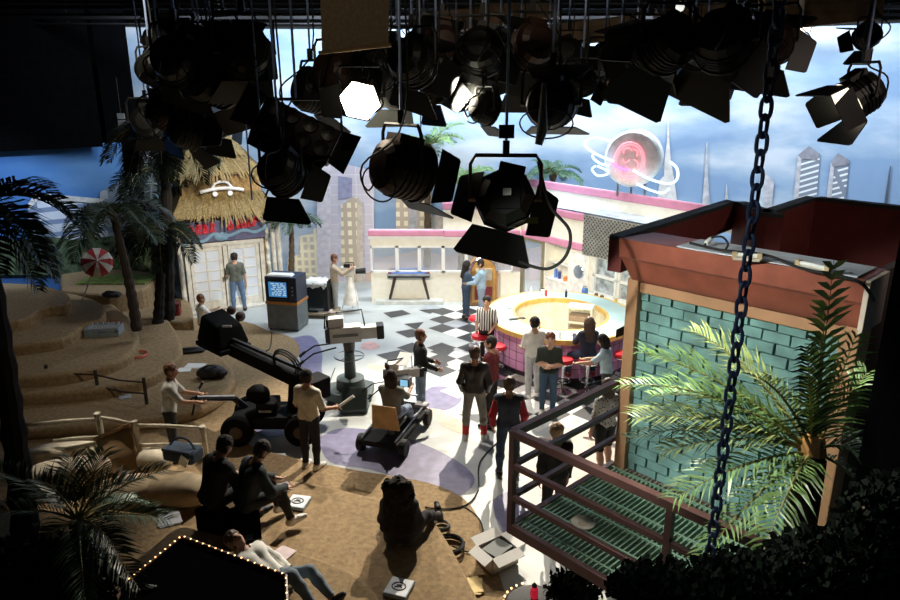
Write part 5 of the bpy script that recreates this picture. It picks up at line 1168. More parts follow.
def coil(label, px, py, z, r_, n, m, rr=.014, sq=1.0):
    p = at(px, py, z); mb = MB(); rs = random.Random(px); pts = []
    for i in range(n*18+1):
        a = i*math.pi/9; k = r_*(1+.10*math.sin(i*.21)); pts.append((k*math.cos(a)+.02*math.sin(i*.13), k*math.sin(a)*sq, rr+rr*1.6*(i/18)*.7))
    mb.tube(pts, rr, 5); o = mb.build('cable_coil', m, None, smooth=True); o.location = p; return tag(o, label, 'cable coil')
coil('big black cable coil at the sand edge below the long-haired seated woman', 449, 548, .02, .20, 4, rubber, .018)
coil('smaller dark coil between the long-haired woman and the big coil', 441, 528, .02, .12, 3, M('grey_rubber', (.10, .10, .09), .6), .014)
coil('red wire coil on the second left sand step', 137, 356, .47, .22, 3, M('red_wire', (.45, .07, .03), .5), .012)
cable('thin red wire trailing left from the red coil', [at(131, 358, .48), at(118, 364, .48), at(112, 368, .48), at(116, 371, .48)], MATS['red_wire'], .01)
cable('black floor cable curving from the red-sleeved jacket to the seated long-haired woman', [at(500, 440, .012), at(480, 462, .012), at(478, 490, .012), at(466, 505, .025), at(445, 509, .03), at(425, 507, .03)], rubber, .012)
cable('black floor cable looping round the front of the ridden dolly', [at(462, 505, .02), at(480, 520, .02), at(482, 545, .03), at(470, 552, .03), at(452, 546, .05)], rubber, .01)
cable('black cable running from the monitor cabinet toward the crane boom', [at(272, 332, .012), at(270, 348, .03), at(262, 354, .03), at(282, 364, .03), at(305, 372, .012), at(330, 385, .012), at(328, 402, .012), at(345, 412, .012)], rubber, .012)
cable('grey cable crossing the floor between camera and crane', [at(335, 368, .012), at(330, 385, .015), at(340, 395, .015), at(330, 402, .012)], MATS['grey_rubber'], .01)
# crate of bottles, cooler, bags, umbrella, mat
p = at(105, 334, .70); t = thing('bottle_crate', 'grey crate packed with pale bottles on the rounded sand step', 'crate', (p.x, p.y, .70), R(8))
b_ = MB(); b_.bx(-.36, .36, -.22, .22, 0, .03)
for y in (-.22, .22): b_.bx(-.36, .36, y-.012, y+.012, .0, .10); b_.bx(-.36, .36, y-.012, y+.012, .14, .20)
for x in (-.36, .36): b_.bx(x-.012, x+.012, -.22, .22, 0, .2)
b_.build('crate_frame', M('crate_grey', (.26, .30, .32), .6), t)
for i in range(6):
    for j in range(3): MB().lathe([(.04, .03), (.042, .15), (.016, .2), (.016, .24), (.003, .245)], 8, (-.29+i*.116, -.14+j*.14, 0)).build('bottle', M('bottle_pale', (.50, .55, .58), .3), t, smooth=True)
o = MB().ball((0, 0, 0), .3, 12, (1.2, .7, .12)).build('brown_cloth', M('rust_cloth', (.22, .09, .05), .9), None, smooth=True); o.location = at(108, 324, .73)+V((0, .12, 0)); tag(o, 'rust-brown cloth lying behind the bottle crate', 'cloth')
p = at(173, 316, .42); t = thing('cooler', 'dark red cooler box on the sand ledge beside the hut', 'cooler', (p.x, p.y+.1, .42), .2); MB().bx(-.17, .17, -.13, .13, 0, .28).build('body', M('cooler_red', (.24, .025, .02), .6), t, bevel=.03); MB().bx(-.18, .18, -.14, .14, .28, .33).build('lid', M('cooler_lid', (.18, .03, .025), .6), t, bevel=.015); MB().tube([(-.18, 0, .2), (-.19, -.0, .38), (.19, 0, .38), (.18, 0, .2)], .012).build('handle', black, t)
def lump(name, label, cat, px, py, z, sz, m, seed, rz=0):
    t = thing(name, label, cat, at(px, py, z), rz); MB().ball((0, 0, sz[2]*.8), 1, 14, sz).build('body', m, t, smooth=True); MB().tube(smoothline([(-sz[0]*.8, 0, sz[2]), (-.02, -sz[1]*.6, sz[2]*2.1), (sz[0]*.8, 0, sz[2])], 5), .018, 6).build('strap', m, t)
    MB().ball((sz[0]*.7, -sz[1]*.5, sz[2]*.7), sz[2]*.8, 10, (1.2, 1, .8)).build('pocket', m, t, smooth=True); return t
dk = M('dark_bag', (.03, .025, .025), .7)
lump('duffel_bag', 'dark lumpy bag on the tip of the lowest left sand tongue', 'bag', 211, 377, .22, (.30, .20, .15), dk, 1, .4)
lump('cable_bag', 'flat black bag on the sand step behind the white papers', 'bag', 191, 352, .22, (.36, .16, .06), rubber, 2, .2)
lump('dark_bundle', 'dark bundle at the back of the squared upper sand step', 'bag', 112, 297, .95, (.26, .16, .09), dk, 3)
lump('dark_bundle', 'small dark bundle on the ledge beside the hut door', 'bag', 165, 299, .42, (.2, .12, .07), dk, 4)
u0 = atY(97, 262, 17.2); t = thing('beach_umbrella', 'tilted red and white beach umbrella stuck in the top of the sand steps', 'umbrella', (u0.x-.5, 17.2, 1.0))
ax = V((.45, -.75, .38)).normalized(); n = 12; c_ = u0; um = MB(); aa = ax.orthogonal().normalized(); bb_ = ax.cross(aa)
def up(r_, h, k): a = 2*math.pi*k/n; return c_+ax*h+(aa*math.cos(a)+bb_*math.sin(a))*r_
for k in range(n):
    um.mat(k % 2)
    for (r0, h0), (r1, h1) in (((.001, .20), (.17, .15)), ((.17, .15), (.31, .05)), ((.31, .05), (.38, -.07))): um.add([up(r0, h0, k), up(r1, h1, k), up(r1, h1, k+1), up(r0, h0, k+1)], [(0, 1, 2, 3)])
o = um.build('canopy', [M('umbrella_red', (.42, .03, .03), .7), M('umbrella_white', (.72, .66, .58), .7)], t, world=True); s_ = o.modifiers.new('s', 'SOLIDIFY'); s_.thickness = .008
MB().tube([c_+ax*.24, V((u0.x-.5, 17.2, .98))], .018, 8).build('pole', white, t, world=True)
g_ = at(117, 283, .6); o = MB().bx(-1.0, .9, -.5, .45, 0, .03).build('grass_mat', M('grass_mat', (.20, .27, .05), .9, var=.5, scale=15), None); o.location = (at(117, 281, 1.02).x, at(117, 281, 1.02).y+.2, 1.0); tag(o, 'yellow-green grass mat on the sand behind the leaning palm', 'mat')
st_ = terrace('sand_terrace', 'flat back sand bank carrying the grass mat and the umbrella', 1.0, [(60, 291), (100, 294), (130, 291), (150, 285), (150, 272), (90, 268), (60, 272)], [])
# blue chain
def link(mb, c, ax_long, ax_side, L, w, r_):
    pts = []
    for k in range(21):
        a = 2*math.pi*k/20; x = math.cos(a)*w; y = math.sin(a); y = math.copysign(abs(y)**.7, y)*L
        pts.append(V(c)+V(ax_side)*x+V(ax_long)*y)
    mb.tube(pts, r_, 6)
xt = atY(769, 85, 3.3); t = thing('hoist_chain', 'blue-lit steel chain hanging close to the camera in front of the brick building', 'chain', (xt.x, 3.3, 1.9)); chm = M('chain_blue_light', (.10, .135, .23), .5, .1)  # blue light on the steel is put partly into its base colour
z = 7.6; i = 0
while z > 2.85:
    mb = MB(); a = R(35 if i % 2 else 125); link(mb, (xt.x, 3.3, z), (0, 0, 1), (math.cos(a), math.sin(a), 0), .050, .026, .0095); mb.build('link', chm, t, world=True, smooth=True); z -= .079; i += 1
MB().tube(smoothline([(xt.x, 3.3, z+.05), (xt.x, 3.3, z-.05), (xt.x+.06, 3.3, z-.12), (xt.x+.03, 3.3, z-.2), (xt.x-.04, 3.3, z-.17)], 5), .014, 6).build('hook', chm, t, world=True)
# ================================================================== lighting rig
GRID = 7.75
pipe_m = M('pipe_black', (.008, .008, .009), .7, .0, spec=.1)
rod_blue = M('rod_steel_blue', (.28, .36, .55), .4, .3)
for i, (y, l) in enumerate(((6.5, 'nearest'), (8.3, 'second'), (10.2, 'third'), (12.4, 'fourth'), (14.8, 'fifth'), (17.2, 'sixth'), (19.6, 'farthest'))):
    t = thing('lighting_pipe', 'long black lighting pipe across the studio, %s from the camera' % l, 'lighting pipe', (0, y, GRID))
    MB().cyl((-11, 0, 0), (11, 0, 0), .03, n=10).build('pipe', pipe_m, t)
    MB().bx(-11, 11, -.05, .05, .12, .2).build('cable_tray', pipe_m, t)
    for x in range(-10, 11, 4): MB().cyl((x, 0, .0), (x, 0, 2.2), .015, n=6).build('drop_rod', pipe_m, t)
fixm = M('fixture_black', (.016, .016, .014), .42, .35); fixb = M('fixture_brown', (.05, .024, .016), .45, .3); doorm = M('barn_door_black', (.012, .013, .011), .5, .2); yokem = M('yoke_steel', (.06, .06, .06), .4, .6); copper = M('yoke_copper', (.22, .10, .05), .4, .6)
lensm = M('fresnel_lens', (.25, .27, .28), .15, .1, alpha=.9)
def fixture(label, px, py, Y, dirv, s=.46, barn=(1, 1, 1, 1), open_=38, m=None, yoke=None, sides=18, lit=0.0, cab=1, group=None, top=None, name='studio_spotlight', long_=1.0, bl_=1.0, roll=0.0):
    m = m or fixm; c = atY(px, py, Y); top = top or GRID
    t = thing(name, label, 'stage light', (c.x, c.y, top), 0, group); o0 = V((c.x, c.y, top)); C = c-o0
    d = V(dirv).normalized(); lat = d.cross(V((0, 0, 1))).normalized(); up_ = lat.cross(d).normalized()
    r = s/2; lat0 = lat
    yk = MB(); yt = C+V((0, 0, r*1.55))
    w = lat*(r*1.22)
    yk.tube([C+w, C+w+V((0, 0, r*1.2)), C+w*.85+V((0, 0, r*1.5)), C-w*.85+V((0, 0, r*1.5)), C-w+V((0, 0, r*1.2)), C-w], max(.012, r*.07), 6)
    yk.cyl(C+w*1.05, C-w*1.05, r*.10, n=8); yk.build('yoke', yoke or yokem, t)
    hg = MB(); hg.tube([yt, V((0, 0, 0))], .014, 6); hg.build('hanger_rod', rod_blue, t)
    MB().box(yt+V((0, 0, .06)), (.06, .06, .12)).build('yoke_clamp', blackm, t); MB().box((0, 0, 0), (.09, .10, .14)).build('pipe_clamp', blackm, t)
    hb = MB(); k = long_
    prof = [(.10, -.95*k), (.55, -.92*k), (.85, -.75*k), (.98, -.45*k), (1.0, -.1*k)] if sides != 8 else [(.10, -.78), (.68, -.76), (.98, -.45), (1.0, -.1)]
    prof += [(1.0, 0), (1.0, .55*k), (1.08, .56*k), (1.08, .70*k), (.96, .70*k)]
    hb.lathe([(q*r, h*r) for q, h in prof], sides, C, d)
    for h in (-.35, -.15, .05, .25): hb.lathe([(1.0*r, h*r*k), (1.05*r, (h+.02)*r*k), (1.05*r, (h+.08)*r*k), (1.0*r, (h+.10)*r*k)], sides, C, d)
    if roll: lat, up_ = lat*math.cos(roll)-up_*math.sin(roll), up_*math.cos(roll)+lat*math.sin(roll)
    rot = Matrix((lat, d, up_)).transposed()
    hb.box(C+up_*r*1.0-d*r*.1, (r*.9, r*.9*k, r*.28), rot)
    ho = hb.build('housing', m, t)
    lm = M('lamp_glow', (1, .9, .75), .3, emit=(1, .86, .66), es=14) if lit >= 1 else M('lamp_glow_dim', (1, .9, .75), .3, emit=(1, .86, .66), es=1.6) if lit else lensm
    MB().lathe([(.02*r, .60*r*k), (.93*r, .60*r*k), (.93*r, .66*r*k), (.5*r, .74*r*k), (.02*r, .77*r*k)] if not lit else [(.02*r, .68*r*k), (1.07*r, .69*r*k), (1.07*r, .72*r*k), (.6*r, .80*r*k), (.02*r, .84*r*k)], sides, C, d).build('lens', lm, ho)
    F = C+d*r*.72*k; a = R(open_)
    for kx, (ax, ot) in enumerate(((lat, up_), (lat, -up_), (up_, lat), (up_, -lat))):
        if not barn[kx]: continue
        L = r*(1.25 if kx < 2 else 1.05)*bl_; q = (d*math.cos(a)+ot*math.sin(a)); h0 = F+ot*r*1.0; wi = r*.95; wo = r*(1.45 if kx < 2 else .75)
        nn = q.cross(ax).normalized()*.006
        mb = MB(); mb.ext([h0-ax*wi-nn, h0+ax*wi-nn, h0+q*L*.92+ax*wo-nn, h0+q*L+ax*wo*.9-nn, h0+q*L-ax*wo*.9-nn, h0+q*L*.92-ax*wo-nn], nn*2); mb.build('barn_door', doorm, t)
    if cab:
        b0 = C-d*r*.8; rs = random.Random(int(px*7+py)); mb = MB()
        mb.tube(smoothline([b0, b0-d*r*.6+V((0, 0, -r*1.0)), b0-d*r*1.1+lat*r*.5+V((0, 0, -r*.2)), yt+lat*r*.3+V((0, 0, .1)), V((0.03, 0, -.2)), V((.03, 0, 0))], 5), .010, 5)
        if cab > 1: mb.tube(smoothline([b0+lat*r*(1.1*math.cos(q))+V((0, 0, -r*.7-r*.6*math.sin(q)))-d*r*.2 for q in [i*math.pi/6 for i in range(19)]], 2), .009, 5)
        mb.build('power_cable', rubber, t)
    return t
# large foreground lamps
f1 = fixture('big black octagonal spotlight seen from behind, hanging at the centre on a long blue rod', 505, 199, 6.6, (.06, .90, -.34), .54, barn=(0, 1, 1, 1), open_=56, yoke=copper, sides=8, cab=0, bl_=1.0, roll=R(13))
c = atY(505, 199, 6.6)-V(f1.location)
MB().box(c+V((0, -.222, .10)), (.075, .012, .065), Matrix.Rotation(R(-21), 3, 'X')).build('back_label', paper, f1)
MB().box(c+V((0, -.205, .075)), (.24, .016, .26), Matrix.Rotation(R(-21), 3, 'X')).build('back_plate', fixm, f1)
MB().box(c+V((.06, -.10, -.245)), (.07, .012, .02)).build('small_label', white, f1)
MB().box(c+V((.26, -.02, -.20)), (.11, .01, .06)).build('yellow_tag', M('yellow_tag', (.35, .30, .06), .7), f1)
MB().tube(smoothline([c+V((.30, .0, .35)), c+V((.42, -.02, -.05)), c+V((.62, -.02, -.30)), c+V((.60, 0, -.55)), c+V((.42, .0, -.68)), c+V((.15, .05, -.62))], 6), .016, 6).build('heavy_cable', rubber, f1, smooth=True)
MB().tube([c+V((.33, .02, 1.05)), c+V((.33, .02, .62)), c+V((.30, .02, .5))], [.02, .05, .035], 8).build('inline_plug', M('plug_grey', (.12, .12, .12), .5), f1)
MB().bx(-.07, .07, -.03, .03, -.06, .06).build('bracket', blackm, f1).location = c+V((0, 0, .62))
fixture('big dark brown round-backed spotlight at upper left of centre, beside the palm', 402, 169, 6.9, (.75, .55, -.25), .56, barn=(0, 1, 1, 0), open_=20, m=fixb, cab=2, long_=1.1, bl_=.7)
fixture('black spotlight with hanging barn doors in front of the hut roof', 281, 172, 7.4, (.35, .75, -.60), .44, open_=45, cab=2)
fixture('black bowl-backed spotlight hanging above the centre, right of the long blue rod', 551, 104, 7.6, (.3, .95, .05), .50, barn=(1, 1, 0, 0), open_=20, cab=2)
fixture('black spotlight at upper right hanging alone with its barn doors pointing down left', 860, 95, 7.8, (-.78, -.05, -.52), .44, open_=14, barn=(1, 1, 1, 1), cab=1, m=fixm, lit=.2, bl_=1.15)
fixture('glowing spotlight aimed at the camera, brightest lamp in the rig', 361, 96, 7.3, (.02, -.92, -.34), .38, open_=75, sides=6, lit=1, cab=2, barn=(0, 0, 1, 0))
fixture('small black spotlight left of the long blue rod, hung low with a looped cable', 484, 109, 8.6, (.8, .45, -.35), .34, open_=15, barn=(0, 1, 0, 1), cab=2)
fixture('black box-shaped spotlight above the reddish lamp bank', 312, 92, 8.8, (.7, .5, -.2), .48, open_=30)
# reddish scoop bank
pc3 = atY(298, 132, 8.2); t = thing('lamp_bank', 'reddish black multi-lamp bank tilted toward the lilac tower', 'stage light', (pc3.x, pc3.y, GRID)); c = V((0, 0, pc3.z-GRID))
rot = Matrix.Rotation(R(26), 3, 'Y') @ Matrix.Rotation(R(-22), 3, 'X')
bkm = M('bank_maroon', (.035, .014, .012), .45, .2)
hb = MB().box(c, (.92, .26, .40), rot); ho = hb.build('housing', bkm, t, bevel=.03)
for i in range(4):
    for j in range(2):
        q = c+rot @ V((-.33+i*.22, -.14, -.09+j*.19)); MB().lathe([(.08, .02), (.095, 0), (.09, -.04), (.02, -.05)], 14, q, rot @ V((0, 1, 0))).build('lamp_cell', M('cell_dark', (.05, .045, .04), .35, .6), ho)
for sg in (-1, 1): MB().ext([c+rot @ V((.46*sg, -.13, .2)), c+rot @ V((.46*sg, -.13, -.2)), c+rot @ V((.68*sg, -.20, -.26)), c+rot @ V((.68*sg, -.20, .22))], (0, .012, 0)).build('barn_door', doorm, t)
MB().ext([c+rot @ V((-.46, -.13, -.2)), c+rot @ V((.46, -.13, -.2)), c+rot @ V((.40, -.22, -.46)), c+rot @ V((-.40, -.22, -.42))], (0, .012, 0)).build('barn_door', bkm, t)
MB().tube([c+V((-.5, 0, .1)), c+V((-.5, 0, .36)), c+V((.5, 0, .36)), c+V((.5, 0, -.1))], .02, 6).build('yoke', yokem, t); MB().tube([c+V((0, 0, .36)), V((0, 0, 0))], .016, 6).build('hanger_rod', rod_blue, t)
# the crowd of dark lamps: px, py, Y, dir, size, label
rows = [
 (212, 78, 8.4, (.5, .8, -.2), .60, 'large black spotlight with a wide lower barn door at upper left above the thatch'),
 (219, 118, 9.6, (-.35, .6, -.55), .40, 'black spotlight hanging just above the thatched cap'),
 (152, 70, 10.0, (.3, .8, -.3), .40, 'round black spotlight against the pale strip of sky at far upper left'),
 (166, 112, 9.4, (.6, .6, -.5), .46, 'black spotlight low at far left, left of the thatched cap'),
 (186, 130, 9.0, (.8, .5, -.3), .44, 'black spotlight whose barn doors touch the left of the thatched cap'),
 (178, 60, 8.2, (.2, .9, -.2), .52, 'black spotlight in the upper left cluster beside the sky strip'),
 (245, 52, 8.0, (-.4, .8, -.2), .52, 'black spotlight in the upper left cluster, right end'),
 (336, 72, 8.2, (.4, .8, -.15), .46, 'black spotlight under the left corner of the tan panel'),
 (378, 72, 10.2, (.3, .8, -.2), .46, 'black spotlight under the right corner of the tan panel'),
 (412, 62, 8.4, (.4, .8, -.35), .50, 'black spotlight right of the first blue rod'),
 (436, 84, 8.8, (.55, .35, -.75), .40, 'black spotlight with a rusty edge tilted down between the two blue rods'),
 (442, 46, 9.6, (-.2, .9, -.2), .50, 'black spotlight high between the two blue rods'),
 (470, 72, 10.0, (.1, .8, -.5), .42, 'black spotlight with a brass rim left of the second blue rod'),
 (482, 50, 8.6, (.2, .9, -.3), .50, 'dark brown-black spotlight touching the second blue rod'),
 (520, 74, 10.2, (.2, .8, -.35), .46, 'black spotlight right of the second blue rod with a pale rim'),
 (532, 46, 8.8, (-.3, .85, -.25), .50, 'black spotlight high above the bowl-backed lamp'),
 (568, 56, 10.6, (.3, .8, -.3), .46, 'black spotlight above and right of the bowl-backed lamp'),
 (582, 80, 9.2, (.2, .7, -.6), .34, 'small black spotlight hanging just right of the bowl-backed lamp'),
 (604, 60, 11.0, (-.2, .8, -.3), .42, 'black spotlight left of the pink-lit lamp'),
 (634, 68, 9.8, (.3, .7, -.5), .40, 'olive-black spotlight right of the pink-lit lamp'),
 (648, 48, 8.6, (-.4, .8, -.2), .48, 'black spotlight with bright sky gaps round it, right of the pink-lit lamp'),
 (668, 44, 7.6, (-.3, .8, -.4), .52, 'black spotlight whose triangular barn doors hang left of the chain, first of three'),
 (722, 40, 7.4, (.45, .8, -.45), .54, 'large black spotlight whose triangular barn door is the biggest at upper right, second of three'),
 (768, 40, 7.8, (.5, .8, -.35), .46, 'black spotlight at the top of the blue chain, third of three'),
 (692, 48, 9.4, (.1, .9, -.2), .46, 'black spotlight behind the triangular barn doors at upper right'),
 (742, 42, 9.2, (-.3, .9, -.2), .44, 'black spotlight under the brown beam end at upper right'),
 (868, 36, 9.6, (-.2, .8, -.4), .30, 'small black lamp on the pipe right above the lone upper right spotlight'),
 (618, 78, 10.4, (.05, .5, -.85), .28, 'slim pink-lit lamp hanging over the planet sign'),
]
for i, (px, py, Y, d, s, l) in enumerate(rows):
    mm = fixm if i % 4 != 3 else fixb
    yk = None
    if 'pink-lit lamp hanging' in l: mm = M('fixture_pink_light', (.45, .30, .26), .5)  # pink light on this lamp is put into its body colour
    if 'olive' in l: mm = M('fixture_olive', (.09, .10, .05), .5)
    fixture(l, px, py, Y, d, s, open_=(30, 42, 36, 48)[i % 4], m=mm, cab=1+(i % 2), bl_=1.3 if 'triangular' in l else 1.0, roll=R(26) if 'triangular' in l else R((-14, 9, 0, 16)[(i*7) % 4]))
far = [(160, 42, 11.6), (196, 44, 12.0), (226, 38, 13.4), (206, 100, 11.2), (352, 62, 12.4), (392, 52, 12.6), (398, 86, 11.4), (424, 40, 11.8), (456, 62, 12.2), (500, 54, 12.8), (548, 66, 12.2), (660, 54, 11.8), (704, 60, 11.6), (778, 48, 11.6), (730, 66, 11.0), (182, 88, 12.0), (148, 122, 12.6)]
rs = random.Random(17)
for i, (px, py, Y) in enumerate(far):
    near_ = ('upper left cluster' if px < 300 else 'cluster round the tan panel' if px < 420 else 'cluster over the centre' if px < 600 else 'upper right cluster')
    fixture('small far black stage light lost among the %s, overlapped by others' % near_, px, py, Y, (rs.uniform(-.6, .6), rs.uniform(.4, .9), rs.uniform(-.6, -.1)), rs.uniform(.44, .60), open_=rs.uniform(25, 50), cab=i % 2, group='far lamps in the '+near_)
# tan panel hanging at the top, brown beams
p0 = atY(319, -40, 6.9); p1 = atY(390, -40, 6.9); p2 = atY(388, 45, 6.9); p3 = atY(322, 53, 6.9)
t = thing('fabric_scrim', 'plain tan fabric scrim hanging from the rig at the top, left of centre', 'scrim', ((p0.x+p1.x)/2, 6.9, p2.z)); mb = MB().ext([p0, p1, p2, p3], (0, .05, 0)); mb.build('scrim_cloth', M('tan_scrim', (.15, .11, .065), .95, .15, scale=30), t, world=True)
MB().tube([p3+V((-.03, 0, 0)), p2+V((.03, 0, 0))], .018, 6).build('bottom_bar', M('bar_brass', (.20, .13, .05), .5, .4), t, world=True)
for p in (p0, p1): MB().tube([p, V((p.x, p.y, 9.9))], .01, 5).build('hang_wire', rubber, t, world=True)
beam_m = M('brown_beam', (.16, .10, .055), .8, var=.4, scale=3); 
for (a, b, Y, w_, l) in (((430, 24), (560, 6), 16.0, .22, 'dusty brown beam across the ceiling right of the tan panel'), ((420, 40), (500, 30), 18.0, .2, 'short dusty brown beam behind the lamps over the centre'), ((520, 40), (640, 26), 17.0, .25, 'long dusty brown beam behind the lamps right of centre'),
                      ((655, 30), (735, 22), 14.0, .34, 'brown plank hanging over the triangular barn doors, left one'), ((762, 22), (796, 16), 13.0, .5, 'yellow-brown block above the top of the blue chain'), ((800, 12), (880, 4), 14.0, .28, 'brown beam along the top right edge of the picture')):
    A = atY(*a, Y); B = atY(*b, Y); o = MB(); beam(o, A, B, .15, w_); o = o.build('ceiling_beam', beam_m, None, bevel=.02); tag(o, l, 'beam')
# thin vertical wires of the rig
for px, y0, y1, Y, l in ((260, 0, 118, 7.8, 'thin cable hanging left of the lamp bank'), (252, 78, 200, 8.4, 'thin black cable hanging down to the hut roof'), (557, 8, 40, 9.0, 'short pale rod hanging over the centre'), (421, 88, 150, 9.5, 'thin wire hanging into the tall green palm')):
    A = atY(px, y0, Y); B = atY(px, y1, Y); o = MB().tube([V((B.x, Y, 9.9)), B], .010, 5).build('hanging_wire', rod_blue, None); tag(o, l, 'wire')
# work lamp glow at upper right
c = atY(796, 25, 16.5); t = thing('floodlight', 'bright cyclorama floodlight glowing at the top right', 'stage light', (c.x, c.y, c.z+.3)); MB().box((0, 0, -.3), (.62, .18, .30)).build('housing', fixm, t, bevel=.02); MB().box((0, -.10, -.33), (.54, .02, .24)).build('glowing_face', M('flood_glow', (1, .9, .8), .4, emit=(1, .88, .72), es=5), t); MB().tube([(0, 0, -.15), (0, 0, 2.0)], .015, 6).build('hanger_rod', rod_blue, t)
c = atY(680, 7, 12.5); t = thing('work_lamp', 'small round white work lamp at the top above the triangular barn doors', 'stage light', (c.x, c.y, c.z+.2)); MB().ball((0, 0, -.2), .075, 12).build('bulb_face', M('work_glow', (1, 1, .95), .4, emit=(.9, .92, .85), es=.9), t, smooth=True); MB().lathe([(.10, -.12), (.05, 0), (.02, .05)], 12).build('shade', fixm, t)
# ================================================================== people
cl_ = lambda n, c, r=.85, v=.15: M('cloth_'+n, c, r, var=v, scale=11, bump=.15)
h_dark = M('hair_dark', (.015, .010, .008), .85, var=.4, scale=40); h_brown = M('hair_brown', (.07, .035, .018), .5, var=.4, scale=40); h_red = M('hair_auburn', (.16, .055, .022), .5, var=.4, scale=40); h_light = M('hair_fair', (.40, .27, .15), .5, var=.3, scale=40)
jean = cl_('blue_jeans', (.09, .15, .26)); jeanl = cl_('pale_jeans', (.26, .34, .44)); jeand = cl_('dark_jeans', (.03, .055, .10)); blk = cl_('black', (.010, .010, .011)); navyc = cl_('navy', (.020, .026, .055)); whitec = cl_('white', (.80, .79, .76)); creamd = cl_('cream', (.66, .60, .47))
olive_t = cl_('grey_olive', (.085, .095, .08)); sh_w = M('shoe_white', (.75, .73, .70), .6); sh_b = M('shoe_black', (.015, .013, .012), .5); sh_r = M('shoe_red', (.40, .03, .03), .5); grey_t = cl_('grey', (.24, .25, .23))
T180 = math.pi
def gp(px, py, z=0): p = at(px, py, z); return (p.x, p.y, z)
person('person in grey-olive t-shirt and blue jeans facing the white hut doors', gp(239, 311), R(22), olive_t, jean, h_dark, sh_b, sleeves='short', h=1.72, armR=((.25, -.05, -1), (.10, .15, -1)), armL=((-.25, .15, -1), (.1, .9, -.4)), legR=((.16, .05, -1), (.05, -.1, -1)), legL=((-.10, -.05, -1), (-.02, -.1, -1)))
person('long-haired person in dark denim vest leaning toward the person in pale blue', gp(466, 319), R(-78), cl_('denim_vest', (.05, .08, .13)), jeand, h_dark, sh_b, h=1.66, hair='long', female=True, sleeves='short', armR=((.10, .5, -.8), (-.2, .9, .1)), armL=((-.10, .5, -.8), (.2, .9, .1)), nod=.15)
person('dark-haired person in pale blue shirt embracing the long-haired person by the jukebox', gp(481, 320), R(80), cl_('pale_blue', (.32, .46, .58)), jeanl, h_dark, sh_w, h=1.72, armR=((.1, .6, -.7), (-.2, .9, -.1)), armL=((-.1, .5, -.8), (.25, .9, -.2)), nod=.25)
person('red-brown-haired camera operator in tan shirt behind the small tripod camera', gp(336, 313), R(-80), cl_('tan_shirt', (.45, .36, .26)), cl_('stone', (.42, .42, .40)), h_red, sh_w, h=1.72, armR=((.1, .7, -.5), (0, .8, .5)), armL=((-.1, .6, -.6), (0, .8, .5)), nod=.2)
person('person in black and white striped shirt standing at the left end of the soda counter', gp(486, 366), R(165), stripes('stripe_shirt', (.75, .74, .72), (.03, .03, .035), 5.5, 'X'), blk, h_dark, sh_b, h=1.68, sleeves='short', armR=((.2, .2, -1), (-.2, .8, -.5)), armL=((-.2, .1, -1), (.2, .8, -.3)))
person('dark-haired person in white t-shirt and pale grey trousers facing the soda counter', gp(532, 397), R(20), whitec, cl_('pale_grey', (.50, .50, .50)), h_dark, sh_w, h=1.74, sleeves='short', armR=((.1, .3, -1), (-.1, .8, -.3)), armL=((-.1, .3, -1), (.2, .8, -.3)))
person('auburn-haired person in open dark shirt over maroon, arms folded, facing the camera', gp(547, 414), R(172), cl_('dark_green', (.025, .035, .028)), cl_('mid_jeans', (.035, .075, .13)), h_red, sh_w, h=1.70, sleeves='short', skin=(.62, .38, .27), armR=((.15, .1, -1), (-.75, .5, .1)), armL=((-.15, .1, -1), (.75, .5, -.05)))
sp_ = stool_pos[3]
a_ = math.atan2(CC.y-sp_.y, CC.x-sp_.x)-math.pi/2
person('long-haired person in navy top sitting on a stool with red shoes, back to the camera', (sp_.x-.02*math.cos(a_), sp_.y, 0), a_, navyc, jeand, h_brown, sh_r, h=1.72, hair='long', female=True, pelvis=.88, legR=((.45, 1, -.45), (.05, .10, -1)), legL=((-.45, 1, -.45), (-.05, .10, -1)), armR=((.2, .6, -.7), (-.2, .9, .2)), armL=((-.2, .6, -.7), (.2, .9, .2)))
person('person in navy jacket leaning on the right side of the counter behind the tan post', (4.72, 14.6, 0), R(62), navyc, jeand, h_brown, sh_b, h=1.72, lean=(0, .30, 1), armR=((.1, .6, -.6), (0, .9, .0)), armL=((-.1, .7, -.5), (0, 1, .05)))
person('dark-haired person in light blue shirt reaching left, behind the patterned blouse', gp(604, 414), R(70), cl_('light_blue', (.42, .56, .64)), cl_('charcoal', (.05, .05, .055)), h_dark, sh_b, h=1.66, hair='bob', sleeves='short', armR=((.15, .5, -.8), (0, 1, -.2)), armL=((-.1, .7, -.6), (0, 1, -.2)), lean=(0, .15, 1), nod=.2)
pat = M('cloth_floral', (.5, .5, .48), .85); nt = pat.node_tree; vo = nt.nodes.new('ShaderNodeTexVoronoi'); vo.inputs['Scale'].default_value = 22; rp = nt.nodes.new('ShaderNodeValToRGB'); rp.color_ramp.elements[0].color = (.10, .08, .09, 1); rp.color_ramp.elements[1].color = (.68, .66, .62, 1); rp.color_ramp.elements[0].position = .22; rp.color_ramp.elements[1].position = .42
nt.links.new(nt.nodes['Texture Coordinate'].outputs['Object'], vo.inputs['Vector']); nt.links.new(vo.outputs['Distance'], rp.inputs['Fac']); nt.links.new(rp.outputs['Color'], nt.nodes['Principled BSDF'].inputs['Base Color'])
person('person in black and white patterned blouse and black shorts, walking behind the balcony', gp(602, 474), R(25), pat, blk, h_brown, sh_b, h=1.72, hair='bob', female=True, sleeves='short', legs='short', skin=(.50, .28, .16), armR=((.2, .2, -1), (-.2, .7, -.3)), armL=((-.3, 0, -1), (-.1, .1, -1)), legR=((.08, .15, -1), (0, -.15, -1)), legL=((-.08, -.12, -1), (0, -.25, -1)))
